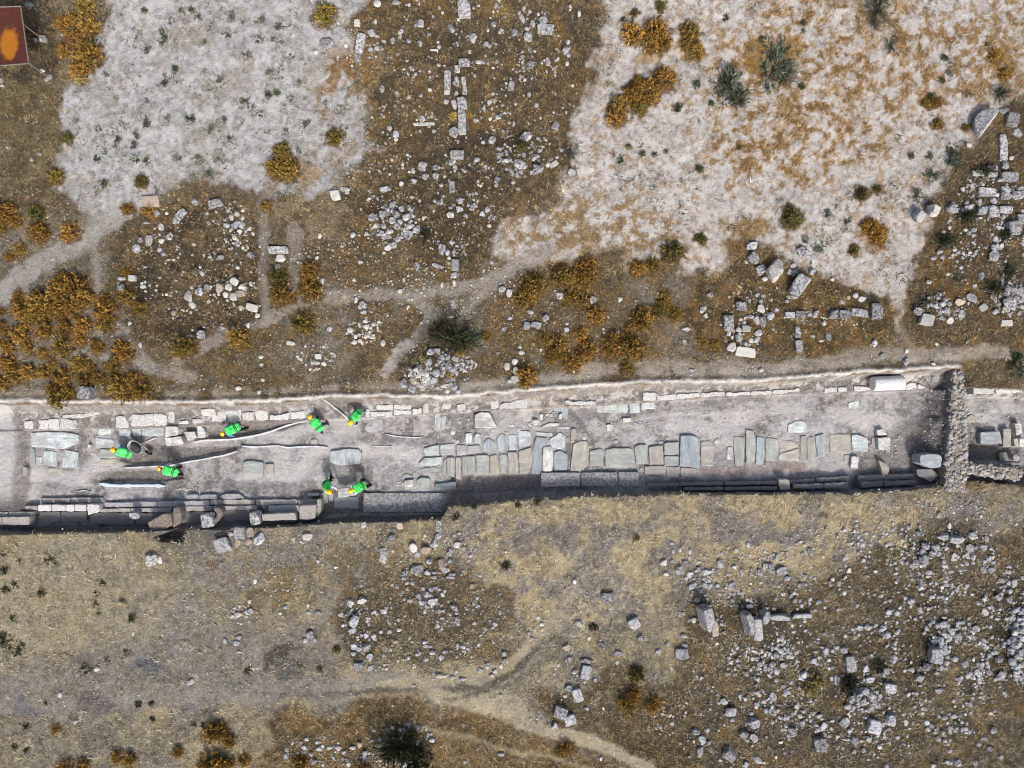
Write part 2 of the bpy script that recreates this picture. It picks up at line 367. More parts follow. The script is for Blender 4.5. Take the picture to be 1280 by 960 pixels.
    for sx_, sy_, sd_ in SHP:
        if sy_ > 620: continue
        j0, j1 = np.searchsorted(-py[:, 0], [-(sy_ + sd_), -(sy_ - sd_)]); i0, i1 = np.searchsorted(px[0], [sx_ - sd_, sx_ + sd_])
        j0, j1 = max(0, j0 - 20), min(py.shape[0], j1 + 20); i0, i1 = max(0, i0 - 20), min(px.shape[1], i1 + 20)
        if j1 <= j0 or i1 <= i0: continue
        q = np.hypot(px[j0:j1, i0:i1] - sx_, py[j0:j1, i0:i1] - sy_) + (n3[j0:j1, i0:i1] - .5) * 14; mk = (sstep(sd_ * .75, sd_ * .45, q) * .8)[..., None]
        c[j0:j1, i0:i1] = c[j0:j1, i0:i1] * (1 - mk) + np.array((.15, .088, .032)) * mk
    # southern field
    so = sstep(600, 625, py)
    put((.235,.212,.165), so)
    put((.30,.25,.15), so * sstep(.47,.56,n1) * .8); put((.155,.148,.135), so * sstep(.5,.62,n4) * .7)
    g = poly([(-60,690),(180,690),(300,760),(260,830),(-60,870)]) * so; put((.27,.235,.14), g * sstep(.4,.54,n2) * .75)
    g = poly([(555,655),(640,630),(900,622),(1120,620),(1230,640),(1150,690),(1000,720),(850,700),(840,750),(720,800),(640,790),(590,740)]) * so
    put((.375,.31,.185), g * .9); put((.215,.198,.19), g * sstep(.48,.55,n4) * .9); put((.40,.355,.25), g * sstep(.54,.64,n3) * .5)
    g = poly([(430,735),(540,700),(640,745),(640,830),(460,825),(425,780)]) * so; put((.11,.085,.052), g * .8); put((.21,.14,.06), g * sstep(.52,.6,n2) * .7)
    g = poly([(250,700),(430,690),(560,690),(430,740),(300,780)]) * so; put((.225,.165,.075), g * sstep(.42,.58,n2) * .7)
    g = poly([(190,790),(420,800),(420,850),(250,870),(150,850)]) * so; put((.15,.143,.135), g * .7)
    g = poly([(865,745),(1000,735),(1110,690),(1330,650),(1330,1010),(800,1010),(760,900),(840,830)]) * so
    put((.098,.076,.047), g * .92); put((.20,.125,.045), g * sstep(.52,.64,n2) * .75); put((.08,.068,.05), g * sstep(.48,.36,n4) * .8)
    g = poly([(1130,660),(1230,655),(1250,730),(1140,735)]) * so; put((.10,.082,.06), g * .8)
    g = poly([(990,730),(1080,740),(1070,790),(990,790)]) * so; put((.24,.165,.075), g * sstep(.4,.55,n2) * .7)
    g = poly([(340,895),(520,872),(640,893),(765,940),(820,1000),(330,1000)]) * so; put((.20,.125,.045), g * .92); put((.10,.07,.035), g * sstep(.5,.6,n2) * .9)
    g = poly([(660,865),(790,835),(870,880),(860,960),(820,990),(765,930),(690,912)]) * so; put((.085,.062,.034), g * .88); put((.17,.105,.04), g * sstep(.52,.62,n2) * .6)
    for P, w, a, col in [([(-20,887),(200,874),(330,866),(480,850),(600,856)], 9, .5, (.225,.212,.185)), ([(600,856),(650,830),(700,770),(720,740)], 9, .45, (.26,.235,.175)), ([(330,880),(450,872),(520,868)], 3, .6, (.27,.225,.13)), ([(545,866),(600,880),(655,905),(690,915),(730,920),(770,935),(815,966)], 8, .85, (.34,.295,.205)), ([(480,858),(560,848),(620,840),(660,812),(692,775)], 6, .6, (.31,.27,.18)), ([(610,868),(650,890)], 12, .6, (.32,.275,.19)), ([(640,938),(700,948),(740,956)], 3, .6, (.28,.23,.14)),
                    ([(590,860),(640,885),(670,905)], 10, .6, (.29,.26,.19)), ([(560,858),(600,862),(640,842),(672,812)], 2.5, .7, (.10,.088,.065)), ([(320,866),(400,868),(440,864)], 2.5, .6, (.12,.11,.095)), ([(0,868),(60,846),(120,815),(170,790)], 3, .6, (.115,.105,.085)), ([(530,905),(600,930),(700,948)], 4, .6, (.27,.225,.14)), ([(-20,862),(60,850),(110,835)], 5, .5, (.24,.215,.15)),
                    ([(560,872),(610,862),(640,845),(670,815)], 3, .5, (.12,.11,.09)), ([(350,872),(470,866),(520,862)], 3, .6, (.13,.12,.10))]:
        d = line_d(wx * .3 + px * .7, wy * .3 + py * .7, P); pm_ = sstep(w + 3, w - 3, d + (n3 - .5) * 5); pathm = np.maximum(pathm, pm_ * so); put(tuple(v * 1.10 for v in col) if col[0] > .2 else col, pm_ * min(1, a * 1.3) * so)
    for P in ([(560,640),(700,640),(860,648),(868,690),(770,702),(700,680),(600,694),(556,672)], [(890,628),(1010,655),(985,702),(900,684)], [(1195,612),(1300,630),(1250,672),(1190,640)], [(250,690),(400,660),(420,690),(330,720),(240,740)], [(20,690),(120,690),(130,720),(40,712)]):
        g = poly(P, 10) * so; put((.205,.19,.187), g * sstep(.42,.52,n4 * .6 + n2 * .4) * .9)
    g = poly([(180,740),(430,790),(440,870),(-40,900),(-40,840),(120,800)], 20) * so; put((.215,.20,.175), g * .75); put((.27,.255,.235), g * sstep(.54,.64,n4) * .5)
    g = poly([(-40,670),(160,672),(240,720),(200,790),(100,810),(-40,850)], 16) * so; put((.29,.262,.185), g * sstep(.40,.52,n4 * .5 + n2 * .5) * .8)
    for cx, cy, r, col in [(358,832,20,(.045,.043,.042)), (195,833,13,(.13,.15,.18)), (180,830,8,(.11,.13,.16)), (25,885,14,(.16,.165,.185)), (1030,640,9,(.09,.085,.08)), (110,875,18,(.15,.135,.13)),(362,838,9,(.17,.17,.18))]:
        put(col, sstep(r + 6, r - 6, np.hypot(wx - cx, (wy - cy) * 1.2)) * .8 * so)
    # fine natural mottling
    c *= (.72 + .44 * n3)[..., None]
    lum = c.mean(-1, keepdims=True); c = lum + (c - lum) * np.where(so > .5, .95, 1.02)[..., None]; c *= np.where(so > .5, .92, .97)[..., None]
    for cx, cy, rx, ry, a in MOUNDS + [(590,60,90,50,.1),(560,210,90,60,.1),(1100,800,170,110,.1),(1235,290,40,60,.2),(525,780,80,55,.1),(960,820,50,50,.2)]:
        put((.058,.048,.036), sstep(1.2, .5, np.hypot((wx - cx) / rx, (wy - cy) / ry)) * sstep(.38, .56, n2 * .5 + n3 * .5) * .75)
    lum = c.mean(-1); c *= (1 - .2 * sstep(.2, .12, lum))[..., None]
    # excavated street
    nt = np.interp(px, *NT); st = np.interp(px, *ST)
    inside = sstep(-.05, -.22, zrel) * sstep(nt - 2, nt + 1, py) * sstep(st + 3, st, py)
    k = inside
    put((.272,.267,.265), k); put((.375,.37,.368), k * sstep(.5,.64,n2) * .75); put((.16,.15,.145), k * sstep(.52,.40,n4) * .9); put((.43,.42,.425), k * sstep(.56,.64,n3) * .5); lw = k * sstep(.46,.58,n1 * .5 + n2 * .5); put((.43,.415,.41), lw * .55)
    for P, w_ in (([(800,521),(860,514),(920,517),(1005,514)], 2.5), ([(380,566),(480,560),(520,570)], 6), ([(840,528),(890,534),(930,528)], 9), ([(1040,520),(1110,530),(1130,560)], 10), ([(20,590),(100,600),(120,580)], 9), ([(300,600),(380,590)], 8), ([(500,560),(520,575)], 9)):
        put((.46,.445,.44), k * sstep(w_ + 4, w_ - 4, line_d(wx * .2 + px * .8, wy * .2 + py * .8, P) + (n3 - .5) * 10) * .7)
    for P, w_ in (([(700,522),(745,518)], 8), ([(280,607),(340,610),(390,608)], 7), ([(560,520),(600,520)], 8), ([(880,500),(960,498)], 5), ([(560,560),(450,545)], 4)):
        put((.15,.145,.148), k * sstep(w_ + 4, w_ - 4, line_d(wx * .2 + px * .8, wy * .2 + py * .8, P) + (n3 - .5) * 10) * .6)
    put((.25,.185,.165), k * sstep(10, 2, line_d(wx * .2 + px * .8, wy * .2 + py * .8, [(880,589),(1000,586)]) + (n3 - .5) * 8) * .6)
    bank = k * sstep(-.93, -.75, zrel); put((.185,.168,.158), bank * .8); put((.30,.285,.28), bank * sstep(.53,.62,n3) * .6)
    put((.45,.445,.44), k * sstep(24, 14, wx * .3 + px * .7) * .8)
    sb = k * sstep(608, 640, py) * sstep(-.9, -.6, zrel); put((.085,.08,.078), sb * .9)  # south bank: shade of the sunless face painted into its soil colour
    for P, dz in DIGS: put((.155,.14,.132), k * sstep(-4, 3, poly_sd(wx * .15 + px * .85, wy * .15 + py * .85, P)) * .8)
    g = poly([(1148,470),(1186,462),(1186,600),(1150,600),(1146,560)], 6) * k; put((.13,.125,.125), g * .8)
    g = poly([(1096,545),(1150,530),(1150,600),(1060,600),(1070,575)], 6) * k; put((.15,.14,.132), g * .7)
    g = poly([(640,480),(800,470),(1000,478),(1000,500),(640,505)], 5) * k; put((.25,.20,.13), g * sstep(.55,.66,n2) * .5)
    # pale spoil rim along the north cut
    rim = np.exp(-((py - nt + 4.5) / 3.6) ** 2) * sstep(1206, 1196, px); put((.53,.515,.495), np.exp(-((py - nt + 2.2 + (n2 - .5) * 8) / 2.6) ** 2) * sstep(1206, 1196, px) * (.7 + .3 * sstep(.35,.5,n3))); put((.50,.49,.475), k * np.exp(-((py - np.interp(px, *KB) - 4) / 5.5) ** 2) * sstep(.5,.57,n3 * .6 + n2 * .4) * .85)
    rim = np.exp(-((py - nt + 13) / 5.) ** 2) * sstep(1206, 1196, px); put((.33,.31,.28), rim * sstep(.42,.58,n2) * .6)
    far = sstep(20, 70, np.maximum(np.abs(px - 640) - 640, np.abs(py - 480) - 480)); c = c * (1 - far[..., None]) + np.array((.15, .118, .075)) * far[..., None]
    return np.clip(c, .01, .8), dict(nw=nw, ne=ne, og=np.maximum(np.maximum(og, og2), og3), inside=k, path=pathm, so=so, n1=n1, n2=n2, n4=n4)

def axis(lo, hi, step, dense, dstep, far):
    a = list(np.arange(lo, dense[0], step)) + list(np.arange(dense[0], dense[1], dstep)) + list(np.arange(dense[1], hi, step))
    out = []; d = step; v = lo
    while v > -far: d *= 1.35; v -= d; out.append(v)
    out = out[::-1]; tail = []; d = step; v = a[-1]
    while v < far: d *= 1.35; v += d; tail.append(v)
    return np.array(out + a + tail)
gx = axis(-27.2, 27.2, .066, (0, .066), .066, 7000)
gy = axis(-21., 21., .07, (-8.1, 2.3), .038, 7000)
GX, GY = np.meshgrid(gx, gy, indexing='xy')
GZ = hfun(GX, GY)
ZB = (fbm(GX, GY, 3, .12, 3) - .5) * .5
KK = H / (H - GZ)
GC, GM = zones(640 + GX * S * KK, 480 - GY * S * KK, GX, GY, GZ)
nx, ny = len(gx), len(gy)
idx = np.arange(nx * ny).reshape(ny, nx)
quads = np.stack([idx[:-1,:-1], idx[:-1,1:], idx[1:,1:], idx[1:,:-1]], -1).reshape(-1, 4)
gme = mesh_np('ground', np.stack([GX, GY, GZ], -1).reshape(-1, 3), quads, True)
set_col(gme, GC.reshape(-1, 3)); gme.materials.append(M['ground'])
ground = link(bpy.data.objects.new('ground', gme)); tag(ground, kind='structure')
def gsample(A, x, y):
    i = np.clip(np.searchsorted(gx, x), 0, nx - 1); j = np.clip(np.searchsorted(gy, y), 0, ny - 1)
    return A[j, i]
# ------------------------------------------------------------------ stones: (x, y, w, h, tone, turn, shape) in 4x tile pixels
# tone g grey lichened, d dark lichened, b bluish, w white, p tan; shape k = squared block
TILES = {
(0,0): "211,192,30,30,w,0,k 145,25,30,35,g 180,200,24,28,g 215,355,26,26,g 235,400,20,20,g 10,430,22,14,w 310,175,14,14,w 40,740,16,14,w 160,800,18,22,g 200,770,30,18,g",
(320,0): "605,15,35,40,w 505,113,28,32,w,0,k 355,215,75,50,g 520,215,42,98,g,-12,k 507,288,32,36,g,0,k 573,160,40,35,w 600,180,18,18,w 597,110,20,25,w 575,250,30,25,g 605,243,30,30,g 640,208,20,22,g 685,205,25,40,g 450,230,25,25,w 300,262,28,25,w 700,8,50,25,g 820,115,36,45,g 763,207,26,26,b 820,218,25,35,d 865,175,25,25,g 910,212,15,14,w 915,235,20,20,w 890,250,40,9,w,0,k 1040,38,66,88,g,0,k 1012,100,20,20,w 975,140,46,36,b 1200,30,25,30,g 1188,125,30,30,b 1222,155,28,30,g 1085,185,46,42,g 1150,222,28,28,g 1068,260,22,24,w 1112,313,36,24,w 1160,318,20,15,w 1205,308,22,22,g 1040,312,56,36,g,0,k 1005,345,28,36,g,0,k 957,400,32,98,g,0,k 1003,405,26,42,g,0,k 1038,405,22,42,g,0,k 1043,450,22,42,g,0,k 955,460,28,22,w,0,k 950,508,28,32,g 990,520,26,52,g 1000,467,25,30,g 1030,515,46,62,g,10,k 1030,610,40,118,g,2,k 990,660,46,46,g 1022,655,22,22,b 830,592,30,36,g 840,620,108,15,w,2,k 668,642,24,26,b 700,670,34,34,b 890,658,20,22,g 1100,603,28,22,g 1005,773,66,42,g,0,k 975,812,35,30,g 993,843,24,42,g 830,830,50,42,g 900,835,26,42,d 847,880,36,30,g 898,877,32,32,g 785,855,26,30,g 790,905,28,28,b 728,920,26,26,w 640,945,50,30,g 925,928,26,22,g 980,935,26,60,g,0,k 1180,700,36,40,g 1105,800,30,24,g 1250,805,36,26,g 1210,588,36,26,g 1167,513,28,26,b 1140,540,18,36,w 1275,430,30,50,g 1205,895,40,36,d 445,945,50,28,g 395,950,30,26,g 765,488,20,24,w 630,445,24,42,g 705,467,22,26,g 735,530,16,22,w 1180,545,16,24,w",
(640,0): "168,143,80,46,g,-4,k 155,98,46,46,g 80,180,50,42,g 50,90,26,50,b 100,115,40,30,g 75,150,30,26,w 15,160,36,40,g 60,45,22,26,w 278,210,26,30,g 270,245,46,42,b 282,280,26,22,g 95,318,55,36,d 180,315,24,36,g 275,320,20,26,w 215,365,18,50,g 215,628,40,46,g,20 122,528,24,26,g 85,475,20,30,g 65,680,50,60,g 8,620,16,30,w 210,820,46,36,w 180,825,26,26,w 300,857,40,40,w 40,820,80,46,g 130,840,55,60,d 25,880,20,20,w 30,945,26,22,b 290,40,20,36,g 335,70,18,36,w",
(960,0): "1225,598,62,66,d,-15,k 1180,552,52,32,g 1178,738,38,128,g,0,k 1188,825,42,42,g 1210,883,84,46,g,0,k 1120,857,50,54,g,0,k 1060,865,72,28,w,0,k 1000,728,32,26,w 1098,952,84,28,g,-4,k 1190,945,48,40,g 1262,945,50,40,g 1250,660,40,56,g 1215,790,30,24,w",
(0,240): "750,47,88,54,p,5,k 972,47,38,32,g 1075,55,66,38,g,15,k 903,108,56,34,g,48,k 877,140,35,36,g 780,105,36,36,g 803,175,30,36,g 735,155,40,14,g 845,220,36,40,g 742,240,36,56,g 703,240,28,30,g 678,280,46,42,g 810,245,36,28,w 800,290,30,26,b 820,312,28,26,b 1045,155,20,20,w 1135,168,36,26,b 1175,162,46,42,b 1208,165,30,46,b 1185,110,26,26,w 1160,135,20,20,w 1140,95,18,18,w 1200,195,28,22,w 1215,130,20,20,w 1252,182,22,26,w 1175,230,26,24,w 1085,240,18,16,w 972,262,26,18,p 1215,280,18,18,w 1255,315,28,42,b 1105,328,36,28,b 1095,285,16,20,w 1050,325,20,20,g 962,315,14,14,w 870,340,14,14,w 1012,408,30,28,w 1172,445,40,44,w 1207,478,36,36,w 1200,507,50,36,p 1140,475,36,40,w 1093,475,46,40,p 1035,475,32,36,b 995,498,40,40,b 1130,513,30,32,w 1167,525,36,36,w 937,522,42,60,w,15 960,565,38,30,w 960,478,22,18,w 1055,475,18,20,w 1045,550,26,16,g 1258,578,60,36,w,-15,k 1205,580,30,26,w 1240,665,22,30,w 1175,683,28,20,w 1110,680,36,22,g 1005,710,46,44,g 950,720,40,20,g 872,605,26,34,p 660,430,36,30,w,0,k 610,432,42,24,b 605,475,35,36,d 715,473,36,24,w,-30 730,497,16,14,w 670,530,18,18,w 650,658,18,24,w 705,765,22,34,g",
(320,240): "110,290,102,36,g,0,k 118,330,50,42,w 110,375,30,32,g 395,15,46,46,w,10,k 455,5,26,16,b 320,220,22,30,w 305,330,22,20,w 335,445,22,34,w 430,272,22,16,w 485,215,36,26,b 553,210,28,26,w 598,170,30,24,w 925,45,30,36,g 1018,42,36,34,b 1018,82,28,40,b 1080,75,36,30,g 1130,110,30,30,g 1158,90,26,36,b 975,115,36,40,g 930,285,36,58,g 957,302,26,36,b 995,365,36,58,g,0,k 990,418,28,40,b 990,455,22,30,w 805,370,28,46,b 990,300,20,28,b 965,330,22,20,w 910,368,62,22,g 660,278,40,28,w,30 685,262,38,36,g 640,305,20,18,w 520,352,34,20,w 490,440,20,20,w 740,440,22,26,b 720,495,28,26,w 600,480,16,16,w 930,465,20,28,w 1165,170,26,20,w 980,252,30,22,b 500,540,18,36,w 530,565,46,40,d 537,600,36,24,g 548,648,24,22,w 615,650,22,20,w 985,560,26,46,b 970,625,42,15,w,10 1238,685,28,28,b 1230,485,32,36,b 1265,505,30,40,w 1270,630,26,24,b 1255,872,34,40,w 1270,945,30,26,w 370,685,26,30,b 635,755,26,36,w 560,720,32,24,g 470,690,30,32,w 500,720,26,26,w 520,745,26,22,w 490,752,28,22,w 585,728,28,22,w 310,822,32,26,w,0,k 300,855,46,22,w 342,858,30,26,w 170,755,48,22,w 25,825,30,22,w 28,862,22,20,w 35,940,22,18,w 995,835,34,36,w 5,575,20,30,w 8,620,24,30,w 1210,805,22,16,g 700,110,40,36,g 725,80,34,30,b 680,70,26,36,g 660,90,30,28,g 580,125,40,40,g,20 750,125,36,32,g 765,175,30,26,g 720,150,32,30,g 680,140,36,30,b 705,170,34,36,g 670,200,38,26,w 760,215,46,40,g 800,190,40,40,g 640,170,34,30,g 630,120,26,26,b 740,190,30,30,g 870,800,40,36,b 860,850,40,36,g 800,890,34,30,w 830,900,44,34,w 810,920,28,26,w 900,905,40,40,b 940,890,38,34,g 960,870,34,32,b 920,850,30,26,g 840,940,36,30,w 790,945,40,34,w 735,950,40,30,d 985,885,30,34,g 890,940,44,32,b 955,935,34,34,g",
(640,240): "75,668,38,40,b 120,663,52,30,b,-15,k 168,630,40,32,b 92,600,36,28,b 65,640,20,20,b 270,688,28,32,b 275,658,22,18,b 240,515,36,42,g,15 405,540,36,42,g,-20 540,535,26,30,w 215,495,14,14,w 527,702,20,26,g 48,802,36,26,w 40,775,22,16,w 15,848,32,32,w 20,895,32,42,w 15,935,36,34,w,20,k 145,788,16,14,w 1200,268,52,36,g,0,k 1210,330,58,62,d 1242,385,52,60,d 1262,435,30,26,w 990,515,36,28,b 955,585,30,46,g 967,617,26,28,w 870,685,42,24,g 860,745,24,22,g 1145,570,52,42,d,0,k 1243,550,22,26,g 1245,585,46,36,w 1083,655,50,76,d,0,k 1142,637,26,24,p 1160,655,28,24,w 1133,688,34,30,w 1172,683,42,32,w,0,k 1190,625,46,22,d 1225,640,34,48,w,10 1255,650,34,60,d 1230,705,40,40,g 1195,743,28,28,w 1225,740,28,42,g 1135,730,40,32,g 1100,775,44,46,w 1170,800,96,46,w,-8,k 1080,712,26,26,g 1100,725,18,18,w 1103,693,20,18,p 1185,545,20,26,g 1225,515,26,24,g 1255,520,26,26,g 1245,890,26,18,w,25 900,890,32,18,g 1170,350,22,22,p",
(960,240): "180,298,78,54,d,-20 135,400,40,42,g 105,398,26,38,w 225,393,42,36,g 128,370,36,26,w 125,525,56,24,g,15 92,545,26,22,g 15,540,18,18,w 320,437,20,20,w 435,518,28,30,w 472,533,46,32,w,15 400,528,22,22,p 370,548,36,28,g 545,595,55,78,d,0,k 458,602,84,38,d,-8,k 385,610,56,40,d,0,k 330,612,46,40,d,0,k 240,608,46,30,g 205,615,26,24,g 163,612,50,36,d,0,k 110,615,48,30,g,0,k 15,620,40,40,g 40,590,26,26,g 280,655,20,26,w 150,700,28,56,g,0,k 155,770,36,58,g,5,k 305,723,26,42,b 265,745,24,14,w 222,722,24,18,b 25,685,20,20,b 530,755,26,36,g 565,818,30,30,g 690,795,26,26,w 693,848,40,32,b 825,860,30,16,w 755,597,50,36,d 797,638,66,54,w,-10,k 915,640,36,38,w 962,552,50,36,p,-10 970,610,38,30,g 900,410,26,18,w 1085,575,42,42,w 1130,598,30,30,b 1195,655,56,30,w,0,k 1225,580,36,26,w 1195,580,40,36,g 1200,545,50,36,b 1025,530,56,42,b 1195,495,32,50,b 1235,495,34,34,g 1270,500,40,50,b 1260,540,40,36,g 1240,530,30,28,b 840,760,20,18,w 800,450,30,26,g 1070,415,28,42,b 825,330,32,26,b 855,300,32,28,g 870,325,26,26,g 1025,190,30,26,b 1000,205,26,26,g 1022,218,24,22,g 985,190,22,24,w 905,180,22,24,w 875,200,22,18,w 925,80,56,50,g 975,90,34,30,g 1010,75,36,50,g 990,55,26,22,g 1075,92,46,38,b,0,k 1130,95,50,56,b,0,k 1190,88,66,34,b,0,k 1235,178,64,68,g,10,k 1265,135,40,46,g,0,k 1095,8,84,26,b,0,k 1190,15,48,42,b,0,k 1250,15,56,36,b,0,k 1130,38,44,28,b 1060,50,36,40,g 1135,235,26,36,b 1135,275,42,40,b 1130,320,50,46,b 1170,270,26,40,g 1152,178,26,24,g 870,560,32,30,g 835,570,28,28,b 890,590,28,30,g 855,600,26,24,d 905,560,24,26,g 880,540,28,22,b",
(0,480): "425,43,66,62,d,-8,k 1195,22,32,28,w 1110,805,72,70,g,18,k 1155,750,30,26,w 1078,768,14,14,w 1197,745,54,58,g,0,k 1250,743,40,46,p,10 1187,797,28,48,p,-5 1238,787,38,36,p 745,880,62,72,g,-20 797,883,26,40,w,15",
(320,480): "15,775,48,66,b,-10 160,690,46,26,w 255,762,50,42,w,20 190,778,18,28,w 535,707,36,30,w 718,710,30,32,p,0,k 675,772,32,38,b 635,860,46,76,g,8 650,820,16,16,w 685,835,16,14,w 785,820,40,50,w,10 850,832,46,44,p,10 893,795,38,46,b,-20 912,758,36,34,b 912,710,28,54,g,0,k 968,843,32,38,b 1005,805,38,30,w 1015,745,24,18,w 1040,820,26,26,g 1070,860,18,22,b 865,885,32,30,b 803,855,32,32,b 750,855,18,30,b 773,878,16,28,b 925,900,44,50,p,-30 945,930,40,34,b,-30 973,882,26,26,b 800,928,72,44,d,8 745,945,36,30,d 860,942,36,26,b 978,952,46,20,d 1105,752,14,14,b 310,885,20,20,w 400,915,22,16,w 740,8,36,20,b 780,25,44,36,b 830,15,40,28,b 955,35,28,28,w 910,20,36,26,b 990,15,34,32,b 1010,35,32,26,b 940,10,32,24,w 15,40,26,26,b 870,8,36,22,g",
(640,480): "800,795,30,18,b,15 805,835,18,26,b 838,828,20,26,b 888,835,22,32,w 760,898,40,32,w 800,882,20,22,b 835,935,44,42,b,30 870,895,46,30,d 933,920,28,30,d 890,945,36,22,b 975,940,60,30,b 1040,900,30,46,b 1108,912,28,28,b 1145,937,26,34,b 1120,830,28,26,w 1178,802,22,26,b 1080,815,18,18,w 1190,855,16,16,w 770,950,28,20,w 1235,940,22,36,d 1270,915,32,46,d",
(960,480): "15,915,36,34,b 65,935,52,34,b,20 42,863,22,30,b 210,840,30,42,d 272,862,20,22,w 360,828,26,24,g 378,870,26,28,b 475,880,24,24,b 535,935,20,20,w 440,680,26,24,b 290,718,22,20,d 848,655,28,36,b 700,715,28,28,g 760,750,36,36,d 880,767,60,30,b,5 950,780,74,40,b,5 1025,760,38,42,b 1010,820,36,40,b 1078,815,38,38,b,40 1022,865,26,36,b 930,867,26,40,w,-10 905,708,20,32,w,30 990,850,26,24,b 880,908,32,28,w 970,928,46,22,b 785,880,50,50,d 735,900,42,36,g 710,905,26,26,w 1080,930,28,40,b,30 1120,932,42,32,b,-10 1105,870,26,30,b 1075,888,20,22,b 910,935,30,24,g 635,945,26,20,w 590,805,20,22,w 790,810,44,38,d 830,850,40,34,d 770,840,34,30,b 800,940,34,28,b",
(0,720): "488,465,26,28,w 950,533,30,36,w 303,592,22,28,w 380,727,22,20,w 1195,303,34,28,b 1185,332,34,30,b 1127,325,20,34,b 1190,195,42,26,w 1165,200,22,20,w 1245,180,28,40,b 1195,380,26,14,w 1250,125,24,24,w 668,288,12,30,w 1275,25,20,30,w",
(320,720): "470,135,36,40,b 532,125,46,40,w 488,228,46,60,b 424,190,32,28,w 480,275,42,30,b 640,175,30,28,b 875,65,34,30,d 860,92,52,30,b 885,130,50,40,b 828,130,30,34,b 770,122,36,22,b 812,98,28,28,b 705,52,22,30,d 783,35,30,20,b 740,10,26,22,b 890,5,36,18,b 975,5,50,18,b 990,160,30,46,d 1087,138,18,36,b 1005,220,42,28,d 918,175,22,28,b 1080,48,30,26,p 945,75,18,20,w 270,300,40,44,d 245,320,28,26,b 295,318,22,26,b 145,155,26,20,b 265,182,28,20,b 312,182,32,26,b 260,145,20,20,w 120,185,22,16,w 490,355,34,42,b 517,365,30,30,b 550,355,36,48,b 487,385,26,26,b 568,405,34,32,b 513,453,50,36,b,0,k 570,457,30,28,b 550,295,30,26,b 588,297,30,28,b 625,275,22,24,g 670,275,28,30,d 715,268,22,20,w 700,327,22,20,w 845,330,30,22,b 880,380,36,26,b 925,405,28,28,b 945,377,32,24,d 1010,345,24,28,b 1035,355,30,26,b 870,352,26,20,b 808,390,26,20,b 850,415,30,22,d 905,248,26,26,b 1195,238,26,30,b 1220,180,22,26,d 1240,385,28,28,b 1245,420,26,26,b 1225,450,22,26,w 1155,445,30,34,d 1120,470,28,30,b 1195,475,26,26,w 1180,495,30,20,w 1225,595,30,20,b 920,497,36,24,w 1003,478,26,22,b 985,505,30,22,b 1035,515,42,20,b 790,548,22,16,b 685,648,16,14,w 155,865,22,26,b 150,895,26,30,b 238,855,26,22,b 240,875,28,22,b 320,862,36,24,b 365,858,26,22,b 410,858,36,24,w 485,858,36,22,w 520,838,28,36,p 440,880,26,26,b 290,925,32,30,b 545,885,28,36,b 555,915,36,30,b 530,940,34,26,b 705,920,36,32,b 808,877,22,20,b 880,818,32,26,b 808,757,26,32,b 760,740,26,24,g 725,768,26,26,b 1225,888,34,28,b 1045,928,22,22,w 590,770,22,18,b 620,815,26,22,g",
(640,720): "480,107,64,48,d,8,k 612,240,56,52,b,28,k 448,350,40,46,d,10 335,238,36,32,g 313,25,22,28,w 130,208,20,28,w 148,240,22,20,w 150,268,18,22,p 85,280,20,20,b 100,312,24,20,b 272,360,40,30,p,15 288,412,26,28,b 372,427,62,34,d,5 370,482,50,70,b,-8,k 312,477,28,28,b 285,565,32,42,b 265,598,24,20,b 328,597,50,64,b,14,k 243,685,66,58,d,-22,k 290,722,60,50,b,20,k 212,752,42,36,g 373,660,26,22,b 415,518,20,26,b 385,310,20,22,w 645,310,42,36,d 533,388,44,26,b,-10 525,430,20,24,b 775,340,26,28,b 730,375,30,30,b 855,298,32,26,b 848,390,66,54,b,3,k 862,345,30,26,b 908,218,28,30,w 980,155,42,28,b,20 1100,50,42,46,b,30 905,50,46,28,b 990,50,24,32,b 870,10,24,22,b 960,40,26,24,b 985,20,22,26,b 1025,45,26,22,b 925,120,32,26,b 1265,160,32,26,p 1185,150,36,26,b 1060,630,32,38,b 1092,682,64,44,b,10 1100,718,28,22,b 1212,740,64,54,b,10 1165,795,50,54,d 1210,810,32,46,b 920,782,36,42,g 953,820,38,42,b 975,770,24,26,b 985,832,24,24,b 940,882,30,58,b,-8 1088,900,62,78,b,25 1228,922,34,50,b 1170,940,28,34,b 1228,580,30,24,b 1225,515,28,28,b 1195,685,26,24,b 1255,625,28,26,w 1220,640,30,28,b 800,735,24,26,w 790,695,20,22,w 715,498,22,20,d 445,912,16,20,w 865,450,24,16,b 1170,485,28,26,b 1075,485,32,24,g 1265,670,28,30,b",
